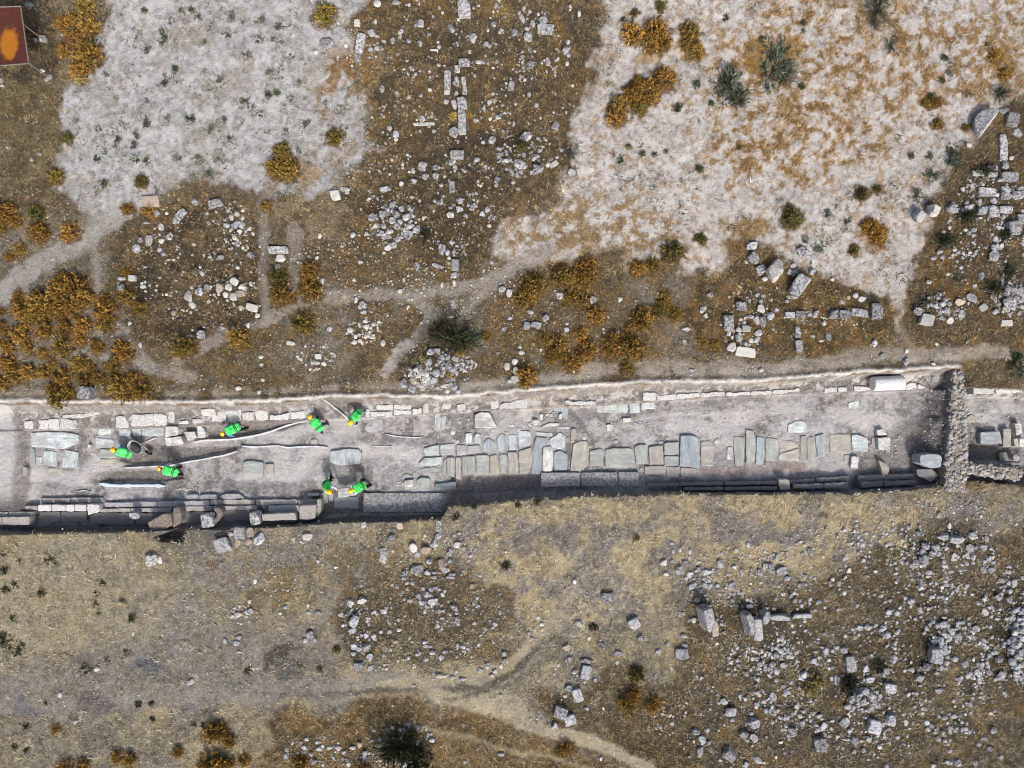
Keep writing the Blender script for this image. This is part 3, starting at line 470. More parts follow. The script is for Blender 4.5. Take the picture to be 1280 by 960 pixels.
(960,720): "95,10,36,28,b 165,45,36,32,d 112,95,26,28,b 130,122,26,24,b 38,112,20,22,b 445,145,26,26,b 345,165,26,24,b 600,178,28,30,b 640,185,30,30,b 562,97,30,22,p 530,92,18,20,p 712,125,36,28,b 765,60,32,36,b 770,30,40,28,d 800,160,26,28,b 1085,178,36,30,w 1155,108,34,34,b 1200,115,34,30,b 1235,35,28,42,w,10 1205,75,26,26,b 1200,35,22,32,b 990,45,30,26,b 1040,265,30,36,b 460,258,42,32,b 503,258,32,40,b 578,262,36,42,b 595,297,42,34,b 880,245,40,34,b 845,245,28,28,b 825,225,28,26,b 790,258,26,32,b 965,232,42,22,b 905,310,40,42,b 870,322,32,32,b 938,310,26,34,b 925,270,46,26,b 845,400,56,72,b,0,k 885,365,40,46,b 800,455,50,42,d 765,510,50,42,b 890,430,28,30,b 895,405,24,26,b 985,440,42,42,b 1050,487,32,36,g 960,515,38,36,b 995,495,28,26,b 1170,500,36,54,b,-32 1245,490,36,36,b 1255,345,44,42,b 1230,320,36,32,b 1270,380,30,36,b 1245,400,30,28,b 1240,285,40,32,b 1220,375,36,34,b 1225,430,42,38,b 1160,420,36,34,b 415,440,50,78,g,5,k 345,525,30,40,b,0,k 490,465,36,36,b 512,520,46,36,b,15 632,415,36,46,b,-20 595,475,36,44,b 614,563,60,44,b,-8,k 715,465,32,30,w 180,495,42,38,b 230,425,36,34,b,30 290,375,30,42,b 340,355,30,26,b 382,372,36,36,b 25,605,32,42,b,20 80,585,26,34,b 112,530,26,26,b 10,670,22,26,b 252,695,32,26,b 65,708,22,24,b 125,780,50,58,d,-15 172,740,30,36,b,-20 280,757,34,50,b,-20 245,765,26,26,b 264,845,66,64,d,4,k 385,732,40,50,b 435,827,40,58,b,15 535,755,64,68,b,-15,k 620,725,60,56,b 575,740,26,26,b 505,817,30,36,b,20 475,868,24,34,b 555,852,26,26,w 645,803,26,22,b 395,815,58,16,b 345,800,24,24,w 62,828,24,20,w 590,945,28,26,b 820,945,28,26,b 905,935,40,28,b,15 955,940,38,38,b 1035,930,34,26,b,30 855,572,34,34,b 700,590,22,26,w 925,700,34,28,b 880,708,32,26,b 985,760,26,26,w 870,780,26,28,b 1130,775,32,36,b 1080,810,30,26,b 1105,860,28,28,b 1160,900,30,28,b 930,768,24,26,b 905,872,28,26,b 1050,840,26,22,b 450,600,46,40,d 490,580,36,34,b 520,600,40,40,b 555,600,30,34,b 480,630,44,34,b 420,620,36,34,b 405,655,46,38,b,20 555,650,36,38,d 40,400,36,32,b 20,440,34,30,b 60,370,30,28,b 45,480,36,30,b 80,450,36,34,b 100,400,30,28,b 790,730,30,28,b 815,745,30,28,b 795,765,30,30,g",
}
TONE = {'g': ((.46,.46,.47), 88), 'd': ((.38,.38,.395), 110), 'b': ((.44,.45,.475), 80), 'w': ((.50,.485,.46), 22), 'p': ((.42,.35,.285), 20)}
TWORD = {'g': 'grey lichened', 'd': 'dark lichen-mottled', 'b': 'bluish grey', 'w': 'whitish', 'p': 'tan'}

def shape_norm(bm):
    vs = np.array([v.co[:] for v in bm.verts]); lo, hi = vs.min(0), vs.max(0)
    for v in bm.verts:
        v.co = Vector([(v.co[i] - (lo[i] + hi[i]) / 2) / (hi[i] - lo[i]) for i in range(3)])
def make_rock(seed, sub=3, facets=9):
    r = random.Random(seed); bm = bmesh.new()
    bmesh.ops.create_icosphere(bm, subdivisions=sub, radius=1)
    planes = []
    for k in range(facets):
        d = Vector((r.gauss(0, 1), r.gauss(0, 1), r.gauss(0, .7))).normalized(); planes.append((d, r.uniform(.5, .82)))
    planes.append((Vector((r.uniform(-.25,.25), r.uniform(-.25,.25), 1)).normalized(), r.uniform(.45,.7)))
    o = Vector((r.uniform(0, 50), r.uniform(0, 50), 0))
    for v in bm.verts:
        p = v.co.copy()
        for d, c in planes:
            t = p.dot(d) - c
            if t > 0: p -= d * t * .96
        p *= 1 + .13 * mnoise.noise(p * 2.1 + o) + .05 * mnoise.noise(p * 6 + o)
        v.co = p
    shape_norm(bm); return bm
def make_block(seed, soft=.1):
    r = random.Random(seed); bm = bmesh.new()
    bmesh.ops.create_cube(bm, size=1)
    bmesh.ops.subdivide_edges(bm, edges=bm.edges[:], cuts=6, use_grid_fill=True)
    o = Vector((r.uniform(0, 50), r.uniform(0, 50), 0)); planes = []
    for k in range(r.choice([2, 3, 4])):
        d = Vector((r.choice([-1, 1]), r.choice([-1, 1]), r.choice([-.2, 0, .8]))).normalized(); planes.append((d, r.uniform(.55, .66)))
    sk = r.uniform(-.1, .1); tp = r.uniform(-.1, .1)
    for v in bm.verts:
        p = v.co.copy()
        q = Vector([math.copysign(max(0, abs(c) - (.5 - soft)), c) for c in p])
        if q.length > soft: p -= q * (1 - soft / q.length)
        for d, c in planes:
            t = p.dot(d) - c
            if t > 0: p -= d * t
        p.x *= 1 + tp * p.y; p.x += sk * p.y
        p *= 1 + .06 * mnoise.noise(p * 3 + o) + .035 * mnoise.noise(p * 9 + o)
        v.co = p
    shape_norm(bm); return bm
def bm_mesh(name, bm, mat, smooth=False):
    me = bpy.data.meshes.new(name); bmesh.ops.recalc_face_normals(bm, faces=bm.faces[:]); bm.to_mesh(me); bm.free()
    if smooth:
        for p in me.polygons: p.use_smooth = True
    me.materials.append(mat); return me
ROCKS = [bm_mesh('fallen_stone', make_rock(100 + i), M['rock']) for i in range(16)]
BLOCKS = [bm_mesh('stone_block', make_block(200 + i), M['rock']) for i in range(10)]

STONES = []
for (ox, oy), txt in TILES.items():
    for it in txt.split():
        f = it.split(',')
        x, y, w, h = (float(v) for v in f[:4])
        STONES.append((ox + x / 4, oy + y / 4, w / 4, h / 4, f[4], float(f[5]) if len(f) > 5 else None, len(f) > 6))
STONES.sort(key=lambda s: -s[2] * s[3])
def tone_of(t):
    c, l = TONE[t]; k = rnd.uniform(.66, 1.16)
    return tuple(v * k for v in c), l + rnd.uniform(-12, 12)
def tweak(wd): return wd
LEFT = []
nb = nr = 0
for (px, py, w, h, t, turn, blk) in STONES:
    if blk:
        ok = nb < 120; nb += ok
    else:
        ok = nr < 290; nr += ok
    if not ok: LEFT.append((px, py, w, h, t)); continue
    me = rnd.choice(BLOCKS if blk else ROCKS)
    nm = 'stone_block' if blk else 'fallen_stone'
    o = link(bpy.data.objects.new(nm, me))
    hh = min(w, h) / S * (rnd.uniform(.6, .8) if blk else rnd.uniform(.55, .8))
    if blk and t in 'pw' and max(w, h) > 18: hh *= .6
    x, y = W(px, py, 0); z = hpt(x, y)
    x, y = W(px, py, z + hh * .5)
    o.location = (x, y, z + hh * .2)
    if turn is None:
        turn = rnd.uniform(-25, 25) if abs(w - h) > 4 else rnd.uniform(0, 360)
        if not abs(w - h) > 4: pass
    a = math.radians(turn)
    o.rotation_euler = (rnd.uniform(-.12, .12) * (not blk), rnd.uniform(-.12, .12) * (not blk), a)
    o.scale = (w / S * 1.06, h / S * 1.06, hh)
    c, l = tone_of(t); o.color = (*c, 1); o.pass_index = int(max(0, l))
    area = w * h; ar = max(w, h) / min(w, h)
    size = 'large' if area > 150 else ('mid-sized' if area > 72 else 'small')
    form = ('long ' if ar > 1.9 else ('oblong ' if ar > 1.35 else '')) + ('squared block' if blk else 'stone')
    later(o, f'{size} {TWORD[t]} {form}', 'stone block' if blk else 'stone', px, py, 'squared blocks lying about the site' if blk else 'fallen stones scattered over the dry ground')

# three special boulders
def special(px, py, w, h, hh, turn, tone, mesh, label, nm='boulder', tilt=(0,0), lich=None):
    x, y = W(px, py); z = hpt(x, y); x, y = W(px, py, z + hh * .6)
    o = link(bpy.data.objects.new(nm, mesh)); o.location = (x, y, z + hh * .33); o.rotation_euler = (tilt[0], tilt[1], math.radians(turn))
    o.scale = (w / S, h / S, hh); c, l = TONE[tone]; o.color = (*c, 1); o.pass_index = l if lich is None else lich
    tag(o, label, 'boulder' if nm == 'boulder' else 'stone block'); return o
special(969, 337, 19, 31, .75, -10, 'w', ROCKS[3], 'big pale boulder with dark lichen patches at the edge of the chalk', lich=45)
special(1152, 268, 18, 17, .65, 20, 'g', ROCKS[5], 'left one of the twin boulders on the chalk, greyer than its neighbour', lich=40)
special(1169, 262, 17, 18, .7, -30, 'w', ROCKS[7], 'right one of the twin boulders on the chalk, bright white on its lower side')
special(1001, 356, 17, 28, .75, -35, 'g', BLOCKS[2], 'large tilted slab block leaning beside the big pale boulder', 'stone_block', (.2, -.25))
special(884, 774, 14, 31, .8, 14, 'd', BLOCKS[4], 'dark toppled wall stump leaning in the rubble field', 'stone_block', (.1, .3), 75)
special(893, 785, 9, 21, .5, 4, 'p', BLOCKS[6], 'brownish block propped against the dark toppled wall stump', 'stone_block', (0, .1), 45)
special(937, 780, 10, 28, .7, 14, 'd', BLOCKS[1], 'dark leaning slab at the left end of the rubble wall', 'stone_block', (0, .3), 80)
special(947, 787, 11, 28, .55, 4, 'g', BLOCKS[7], 'grey brown upright slab beside the dark leaning slab', 'stone_block', (0, .1), 60)
special(957, 772, 11, 16, .6, 8, 'd', BLOCKS[3], 'short dark slab at the corner of the rubble wall', 'stone_block', (0, .1), 80)
special(975, 772, 26, 7, .35, 1, 'b', BLOCKS[5], 'long low bluish block of the buried row beside the leaning slabs', 'stone_block', (0, 0), 60)
special(1003, 770, 25, 5, .28, 2, 'b', BLOCKS[8], 'thin half buried block at the right end of the buried row', 'stone_block', (0, 0), 55)
# halved column drum at upper right
n = 30; R_ = .55; HD = .6; bm = bmesh.new(); rings = []
arc = [(R_ * math.cos(PI * i / n), R_ * math.sin(PI * i / n)) for i in range(n + 1)]
for z0, sc in ((0, .97), (.05, 1), (HD - .06, 1), (HD, .93)):
    rings.append([bm.verts.new((u * sc * (1 + .03 * math.sin(u * 9)), v * sc * (1 + .025 * math.sin(i * 1.9)) - .0, z0)) for i, (u, v) in enumerate(arc)])
wh = []
for a_, b_ in zip(rings[:-1], rings[1:]):
    for i in range(n): bm.faces.new((a_[i], a_[i+1], b_[i+1], b_[i]))
    wh.append(bm.faces.new((a_[n], a_[0], b_[0], b_[n])))
bm.faces.new(rings[0]); bm.faces.new(rings[-1])
for f_ in wh: f_.material_index = 1
me = bm_mesh('column_drum', bm, M['rock']); me.materials.append(mat_simple('fresh_split_limestone', (.44,.43,.41), .9, .25, 6))
x, y = W(1240, 156, .4); o = link(bpy.data.objects.new('column_drum', me)); o.location = (x, y, hpt(x, y) + .05)
o.rotation_euler = (Matrix.Rotation(math.radians(53), 4, 'Z') @ Matrix.Rotation(math.radians(-24), 4, 'X')).to_euler(); o.scale = (1.35, 1.3, .95); o.color = (.46,.46,.47,1); o.pass_index = 85
tag(o, None, 'column drum')
o['label'] = 'thick halved column drum, lichened grey with a pale split face, at the upper right'

# ------------------------------------------------------------------ rubble and pebbles too many to count: one object
def low_rock(seed, sub):
    bm = make_rock(seed, sub, 6); v = np.array([q.co[:] for q in bm.verts], np.float32)
    bmesh.ops.triangulate(bm, faces=bm.faces[:]); f = np.array([[q.index for q in p.verts] for p in bm.faces], np.int32); bm.free(); return v, f
LOW = [low_rock(300 + i, 1) for i in range(8)]; MID = [low_rock(320 + i, 2) for i in range(8)]
P_ = []   # px, py, w, h, tone
def ell(cx, cy, rx, ry, n, a, b, tones, pw=2.2):
    for _ in range(n):
        r = math.sqrt(rnd.random()); t = rnd.uniform(0, 2 * PI)
        s = a + (b - a) * rnd.random() ** pw
        qx, qy = cx + rx * r * math.cos(t), cy + ry * r * math.sin(t)
        if n > 100 and rnd.random() > .5 + 1.5 * mnoise.noise(Vector((qx * .045, qy * .045, 1.7))) + .9 * mnoise.noise(Vector((qx * .14, qy * .14, 4.7))): continue
        P_.append((cx + rx * r * math.cos(t), cy + ry * r * math.sin(t), s * rnd.uniform(.8, 1.25), s * rnd.uniform(.8, 1.25), rnd.choice(tones)))
for e in [(590,55,115,70,700,1.4,5,'gbw'),(560,200,130,90,900,1.4,5,'gbwp'),(665,150,60,90,230,1.3,5,'gbw'),(493,277,27,25,150,3,6.5,'ggbb'),(495,275,48,40,160,1.5,5,'gbw'),
          (548,462,44,28,240,2.8,6.5,'gbbd'),(526,470,14,12,40,3,6,'w'),(585,455,12,10,40,2,4.5,'wp'),(650,200,30,22,130,2,5.5,'gbd'),(455,415,24,14,70,1.8,5.5,'w'),(395,445,24,18,70,1.5,5,'w'),
          (250,330,80,85,700,1.2,4,'wgp'),(296,290,22,45,80,1.6,5,'wb'),(285,362,36,20,50,1.6,5,'w'),(500,345,150,60,1000,1.1,3.6,'wpg'),(570,300,60,50,160,1.3,5,'gb'),
          (1235,290,55,75,1000,1.3,5.5,'gbw'),(1180,383,36,18,150,1.8,5.5,'gb'),(1262,372,24,24,90,2.5,6.5,'gb'),(930,400,30,45,140,1.4,4.5,'gwp'),(1035,395,60,14,80,1.3,4,'gw'),(1000,380,70,60,120,1.1,3,'wg'),
          (700,410,80,60,120,1.1,4,'gw'),(440,60,40,40,90,1.2,4,'wg'),
          (1090,800,205,150,4200,1.4,5.6,'bbgw'),(1230,760,60,90,760,1.6,6.5,'bbg'),(972,830,28,36,170,2.4,6.5,'bbg'),(1080,872,20,16,70,3,7,'bd'),(1175,815,28,46,190,2.4,7,'bb'),(1272,805,18,46,130,3,8,'bb'),(1185,690,32,26,130,2,6,'bdw'),
          (935,890,120,70,700,1.4,5.,'bgw'),(840,895,30,25,130,1.2,3.5,'wp'),(890,745,50,40,200,1.4,5,'bg'),(900,715,70,25,160,1.3,5,'bw'),(980,705,60,20,60,1.2,4,'bw'),
          (525,775,100,75,1000,1.3,5,'bbwg'),(455,775,24,36,110,1.6,5,'bw'),(570,700,70,40,190,1.2,4.4,'wb'),(345,745,60,30,120,1.1,3.4,'w'),(230,760,60,25,140,1.,3,'wp'),(300,768,20,14,50,1.5,4,'w'),
          (420,938,75,20,170,1.6,5.5,'bbw'),(480,950,36,16,80,2,5.5,'b'),(515,915,30,14,60,1.5,5,'bg'),(710,870,50,50,90,1.2,4,'bw'),(680,760,60,60,120,1.,3.4,'wb'),
          (430,670,120,14,110,1.,3.,'wp'),(1150,625,100,18,220,1.,3.6,'wb'),(1180,655,90,30,160,1.1,4,'wb'),(300,480,260,8,180,.9,2.8,'wg'),(900,470,240,8,180,.9,2.8,'wg'),(500,492,180,3,60,.9,2.6,'w')]: ell(*e)
def box(x0, y0, x1, y1, n, a, b, tones, pw=2.5):
    for _ in range(n):
        s = a + (b - a) * rnd.random() ** pw; P_.append((rnd.uniform(x0, x1), rnd.uniform(y0, y1), s, s * rnd.uniform(.75, 1.2), rnd.choice(tones)))
box(-20,240,660,490,1500,.8,2.6,'wgp'); box(640,330,1300,480,1000,.8,2.6,'wgp'); box(-20,640,1300,980,3300,.8,2.6,'wgb'); box(80,0,470,240,1300,.7,1.9,'ddgw'); box(720,0,1250,320,1500,.7,2.,'ddgw')
box(10,505,1180,600,1100,.7,2.0,'wwgd'); box(1208,495,1300,600,120,.8,3,'wwg'); box(1145,470,1186,600,200,.8,2.6,'wgd')
# lime lumps on the street
for cx, cy, rx, ry, n in [(757,532,10,5,26),(790,529,14,4,24),(805,530,8,3,14),(690,518,12,6,40),(657,530,9,3,14),(728,505,7,4,14),(738,552,3,8,12),(500,605,6,4,12),(130,612,14,3,8),(895,530,60,20,30),(395,500,4,6,14),(70,540,30,10,16),(1120,560,30,16,30),(240,608,16,6,22),(230,612,10,3,10)]: ell(cx,cy,rx,ry,n,1.2,3.2,'w')
P_ += [(a, b, c, d, t) for a, b, c, d, t in LEFT]
pa = np.array([p[:4] for p in P_])
# work out the ground under each: two passes so that those in the street come out right
xx = (pa[:,0] - 640) / S; yy = (480 - pa[:,1]) / S
for _ in range(2):
    zz = gsample(GZ, xx, yy); kk = (H - zz) / H; xx = (pa[:,0] - 640) / S * kk; yy = (480 - pa[:,1]) / S * kk
V, F, C, Lc = [], [], [], []; off = 0
for i, p in enumerate(P_):
    big = max(p[2], p[3]) > 3.4
    v, f = rnd.choice(MID if big else LOW)
    a = rnd.uniform(0, 2 * PI); ca, sa = math.cos(a), math.sin(a)
    sx, sy = p[2] / S, p[3] / S; hh = min(sx, sy) * rnd.uniform(.55, .85)
    q = np.empty_like(v); q[:,0] = (v[:,0] * ca - v[:,1] * sa) * sx + xx[i]; q[:,1] = (v[:,0] * sa + v[:,1] * ca) * sy + yy[i]; q[:,2] = v[:,2] * hh + zz[i] + hh * .12
    V.append(q); F.append(f + off); off += len(v)
    c, l = tone_of(p[4]); C.append(np.tile(c, (len(v), 1))); Lc.append(np.full(len(v), max(0, min(1, l / 100)) * (.9 if big else .5)))
rme = mesh_np('rubble', np.concatenate(V), np.concatenate(F)); set_col(rme, np.concatenate(C))
la = rme.attributes.new('Lich', 'FLOAT', 'POINT'); la.data.foreach_set('value', np.concatenate(Lc).astype(np.float32))
rme.materials.append(M['rubble'])
tag(link(bpy.data.objects.new('rubble', rme)), 'loose rubble and pebbles strewn in drifts over the dry ground and the dug street', 'rubble', kind='stuff')
# ------------------------------------------------------------------ shrubs: domes of short leafy sprigs
def shrub_mesh(seed, kind):
    r = np.random.RandomState(seed); V, F, C = [], [], []; off = 0
    TV, TF = [], []; toff = 0
    if kind == 'dome':    nspr, leaf, flat = 78, 11, .62
    elif kind == 'spiky': nspr, leaf, flat = 80, 9, .5
    else:                 nspr, leaf, flat = 34, 9, .35
    lob = [(r.uniform(-.3,.3), r.uniform(-.3,.3), r.uniform(.5,.75)) for _ in range(4)]
    for k in range(nspr):
        lx, ly, lr = lob[k % 4]
        th = r.uniform(0, 2 * PI); el = math.acos(1 - r.rand() * .92)     # from the zenith
        rad = r.uniform(.78, 1.0) * (.62 + .38 * lr / .75)
        d = np.array([math.sin(el) * math.cos(th), math.sin(el) * math.sin(th), math.cos(el)])
        tip = np.array([lx * .7, ly * .7, 0]) + d * rad * .5 * np.array([1.25, 1.25, flat * 2]) * (1 if kind != 'spiky' else r.uniform(.8, 1.5)); tip[2] = max(tip[2], .05)
        base = np.array([lx * .35, ly * .35, 0.])
        # twig: thin three sided stalk
        u = np.cross(tip - base, [0.3, .2, 1.]); u /= np.linalg.norm(u) + 1e-6; w = np.cross(u, tip - base); w /= np.linalg.norm(w) + 1e-6
        ring = [base + u * .012, base - u * .006 + w * .01, base - u * .006 - w * .01, tip]
        TV += ring; TF += [[toff, toff+1, toff+3], [toff+1, toff+2, toff+3], [toff+2, toff, toff+3]]; toff += 4
        br = r.uniform(.6, 1.35)
        hue = r.uniform(-.12, .12)
        for j in range(leaf):
            t = r.uniform(.55, 1.08) if kind == 'dome' else r.uniform(.3, 1.05)
            c = base + (tip - base) * t + r.normal(0, .035 if kind != 'spiky' else .02, 3)
            if kind == 'spiky': dr = d + r.normal(0, .25, 3); ln, wd = r.uniform(.12, .26), .012
            elif kind == 'dome': dr = d * .8 + r.normal(0, .6, 3) + np.array([0, 0, .25]); ln, wd = r.uniform(.07, .14), r.uniform(.025, .045)
            else: dr = d * 1. + r.normal(0, .4, 3); ln, wd = r.uniform(.12, .25), r.uniform(.015, .03)
            dr /= np.linalg.norm(dr); sd = np.cross(dr, r.normal(0, 1, 3)); sd /= np.linalg.norm(sd) + 1e-6
            V += [c - dr * ln * .5, c + sd * wd, c + dr * ln * .5, c - sd * wd]; F.append([off, off+1, off+2, off+3]); off += 4
            b = br * r.uniform(.6, 1.3); C += [[b * (1 + hue), b, b * (1 - hue)]] * 4
    V = np.array(V); m = np.percentile(np.hypot(V[:, 0], V[:, 1]), 90 if kind == 'dome' else 94); V[:, :2] /= 2 * m; TV = np.array(TV); TV[:, :2] /= 2 * m
    me = mesh_np('foliage', V, F); set_col(me, np.clip(C, 0, 3)); me.materials.append(M['leaf'])
    tm = mesh_np('stem', TV, TF); tm.materials.append(M['twig']); return me, tm
SHR = {k: [shrub_mesh(400 + 20 * i + j, k) for j in range(5)] for i, k in enumerate(('dome', 'spiky', 'loose'))}
HUE = {'o': ('rust orange', (.315,.185,.045)), 'y': ('mustard olive', (.25,.175,.042)), 'v': ('olive green', (.12,.11,.032)), 'g': ('dark green', (.06,.08,.035)), 's': ('sage green', (.11,.125,.09)), 'k': ('blackish green', (.042,.05,.026)), 'h': ('straw yellow', (.46,.34,.12)), 'b': ('blue grey', (.15,.18,.22))}
def shrub(px, py, d, hue, kind='dome', ht=None, nm='shrub', desc=None, grp='round shrubs growing on the dry ground', aspect=1.):
    x, y = W(px, py); z = hpt(x, y); ht = ht or .5
    root = link(bpy.data.objects.new(nm, None)); D = d / S * .96; root.location = (x, y, z - .03); root.rotation_euler = (0, 0, rnd.uniform(0, 2 * PI) if aspect == 1 else 0)
    root.empty_display_size = .1
    root.scale = (D, D * aspect, D * ht * 2)
    f, s = rnd.choice(SHR[kind]); k = rnd.uniform(.72, 1.2); kh = rnd.uniform(.86, 1.08)
    for n, me in (('foliage', f), ('stem', s)):
        o = link(bpy.data.objects.new(n, me), root); w, c = HUE[hue]; o.color = (c[0] * k * kh, c[1] * k, c[2] * k, 1)
    size = 'large' if d > 29 else ('mid-sized' if d > 19 else 'small')
    later(root, desc or f'{size} {HUE[hue][0]} {"spiky bush" if kind == "spiky" else ("sparse plant" if kind == "loose" else "rounded shrub")}', 'shrub' if nm == 'shrub' else 'plant', px, py, grp)

for blk in SH.split(';'):
    f = blk.split(); hue = f[0]
    for it in f[1:]:
        px, py, d = (float(v) for v in it.split(',')); shrub(px, py, d, hue)
# green sage and dark bushes
for px, py, d, hue, kind, asp in [(910,108,46,'s','loose',1.2),(920,122,38,'s','spiky',.8),(905,98,22,'s','loose',1),(925,124,26,'s','loose',1),(911,101,16,'g','dome',1),(972,72,48,'s','loose',1.),(980,92,34,'s','spiky',1.),(962,92,38,'s','loose',1.),(985,84,24,'s','loose',1),(963,105,20,'s','loose',1.2),(979,101,10,'g','dome',1),
        (1096,12,44,'s','spiky',1.2),(1092,30,20,'s','spiky',1.3),(1100,2,26,'g','spiky',1),(1114,58,20,'s','spiky',1.2),(1120,48,12,'g','loose',1),(1252,117,28,'g','spiky',1),(1234,56,12,'g','loose',1),(1193,205,26,'s','loose',1.2),(1164,220,22,'s','loose',1),(1147,245,20,'s','loose',1),(1210,117,14,'s','loose',1),
        (1035,268,14,'s','loose',1),(1024,312,18,'s','loose',1.2),(1060,278,16,'s','loose',1),(1006,300,14,'s','loose',1),(711,193,15,'s','dome',1),(872,106,12,'s','dome',1),(847,135,13,'g','dome',1),(889,129,9,'g','dome',1),
        (651,183,22,'k','spiky',1.2),(567,424,62,'k','spiky',.8),(580,430,46,'g','spiky',.7),(548,412,30,'k','spiky',1),(532,296,24,'k','spiky',1),(1204,272,24,'k','dome',.8),(1178,303,26,'k','dome',.7),(1256,345,26,'k','spiky',1.2),(1237,364,34,'g','spiky',.8),(1268,455,28,'g','loose',1.2),(1278,465,20,'s','loose',1),(1276,445,18,'g','loose',1),
        (1089,374,14,'s','dome',1),(1108,380,14,'v','loose',1),(1155,381,18,'s','loose',.8),(1195,348,20,'s','loose',.8),(1225,218,26,'k','dome',.6),(1252,296,16,'k','dome',1),
        (500,930,66,'k','spiky',.75),(490,940,40,'k','spiky',.8),(520,945,40,'k','dome',.8),(512,918,28,'g','spiky',1),(1060,855,26,'k','dome',.9),(1098,834,20,'k','dome',1),(421,811,11,'v','dome',1),(400,837,9,'v','dome',1),
        (1250,790,18,'s','loose',1),(1212,863,16,'s','loose',1),(575,940,12,'s','loose',1),(577,328,12,'s','dome',1),(1195,904,16,'s','loose',1),(988,885,16,'s','loose',1),(795,672,9,'v','dome',1),(672,628,10,'k','dome',1),(648,631,8,'k','dome',1),(593,633,9,'k','dome',1),(570,646,11,'k','dome',1),(633,705,12,'k','dome',1),(742,783,12,'k','dome',1)]:
    shrub(px, py, d, hue, kind, .42, 'bush' if d > 18 else 'shrub', None, 'green bushes and sage on the open ground', asp)
# small dark tufts, lower left and chalk
r5 = random.Random(5)
TUFT = """130,728,14 122,742,10 119,753,11 124,767,11 18,730,14 8,737,9 15,773,12 8,800,20 20,815,18 28,808,12 155,752,10 166,772,9 161,814,12 137,823,10 110,836,14 60,877,10 35,906,8 192,877,7 176,878,8 53,740,9 5,690,12 28,703,10 64,697,14 72,701,10 8,712,9 193,897,7 244,903,7 255,905,7 20,932,8 35,936,7 310,838,9
203,53,12 254,53,12 285,43,14 306,70,13 275,100,17 306,127,12 312,135,12 236,150,13 278,150,14 262,163,13 271,197,12 285,173,13 204,42,14 214,25,11 248,20,12 290,18,14 302,28,10 170,45,10 185,60,12 211,147,12 183,155,9 170,170,12 122,160,10 95,150,10 133,92,12 184,125,10 205,105,8 170,200,12 185,203,12 248,197,14 263,215,12 223,198,11 147,173,8 167,181,9 122,199,8 240,220,10 132,230,8 327,25,9 343,48,13 348,33,9 325,50,13 362,70,11 338,90,16 350,84,10 335,118,9 345,115,8 362,121,10 323,140,12 383,152,14 356,163,12 372,102,10 227,12,10 180,12,8 240,12,8 219,85,8
786,183,7 803,193,8 775,200,8 817,193,7 780,25,7 872,210,7 876,212,8 924,184,7 1002,109,8 1003,29,7 1003,40,6 1071,24,6 1181,72,8 1178,100,8 1187,93,11 1190,81,10 1164,119,8 1188,190,9 1163,193,9 832,190,6 908,20,8 1140,195,8 953,50,9 940,60,11""".split()
for it in TUFT:
    px, py, d = (float(v) for v in it.split(','))
    kh = 'k' if py > 600 else ('g' if d < 9 else r5.choice('gsss'))
    shrub(px, py, d * 1.3, kh, 'loose' if d > 9 else 'dome', .3, 'herb', ('small dark dry tuft' if py > 600 else ('tiny dark green herb' if d < 9 else 'small grey green herb')), 'small herbs dotted over the ground')
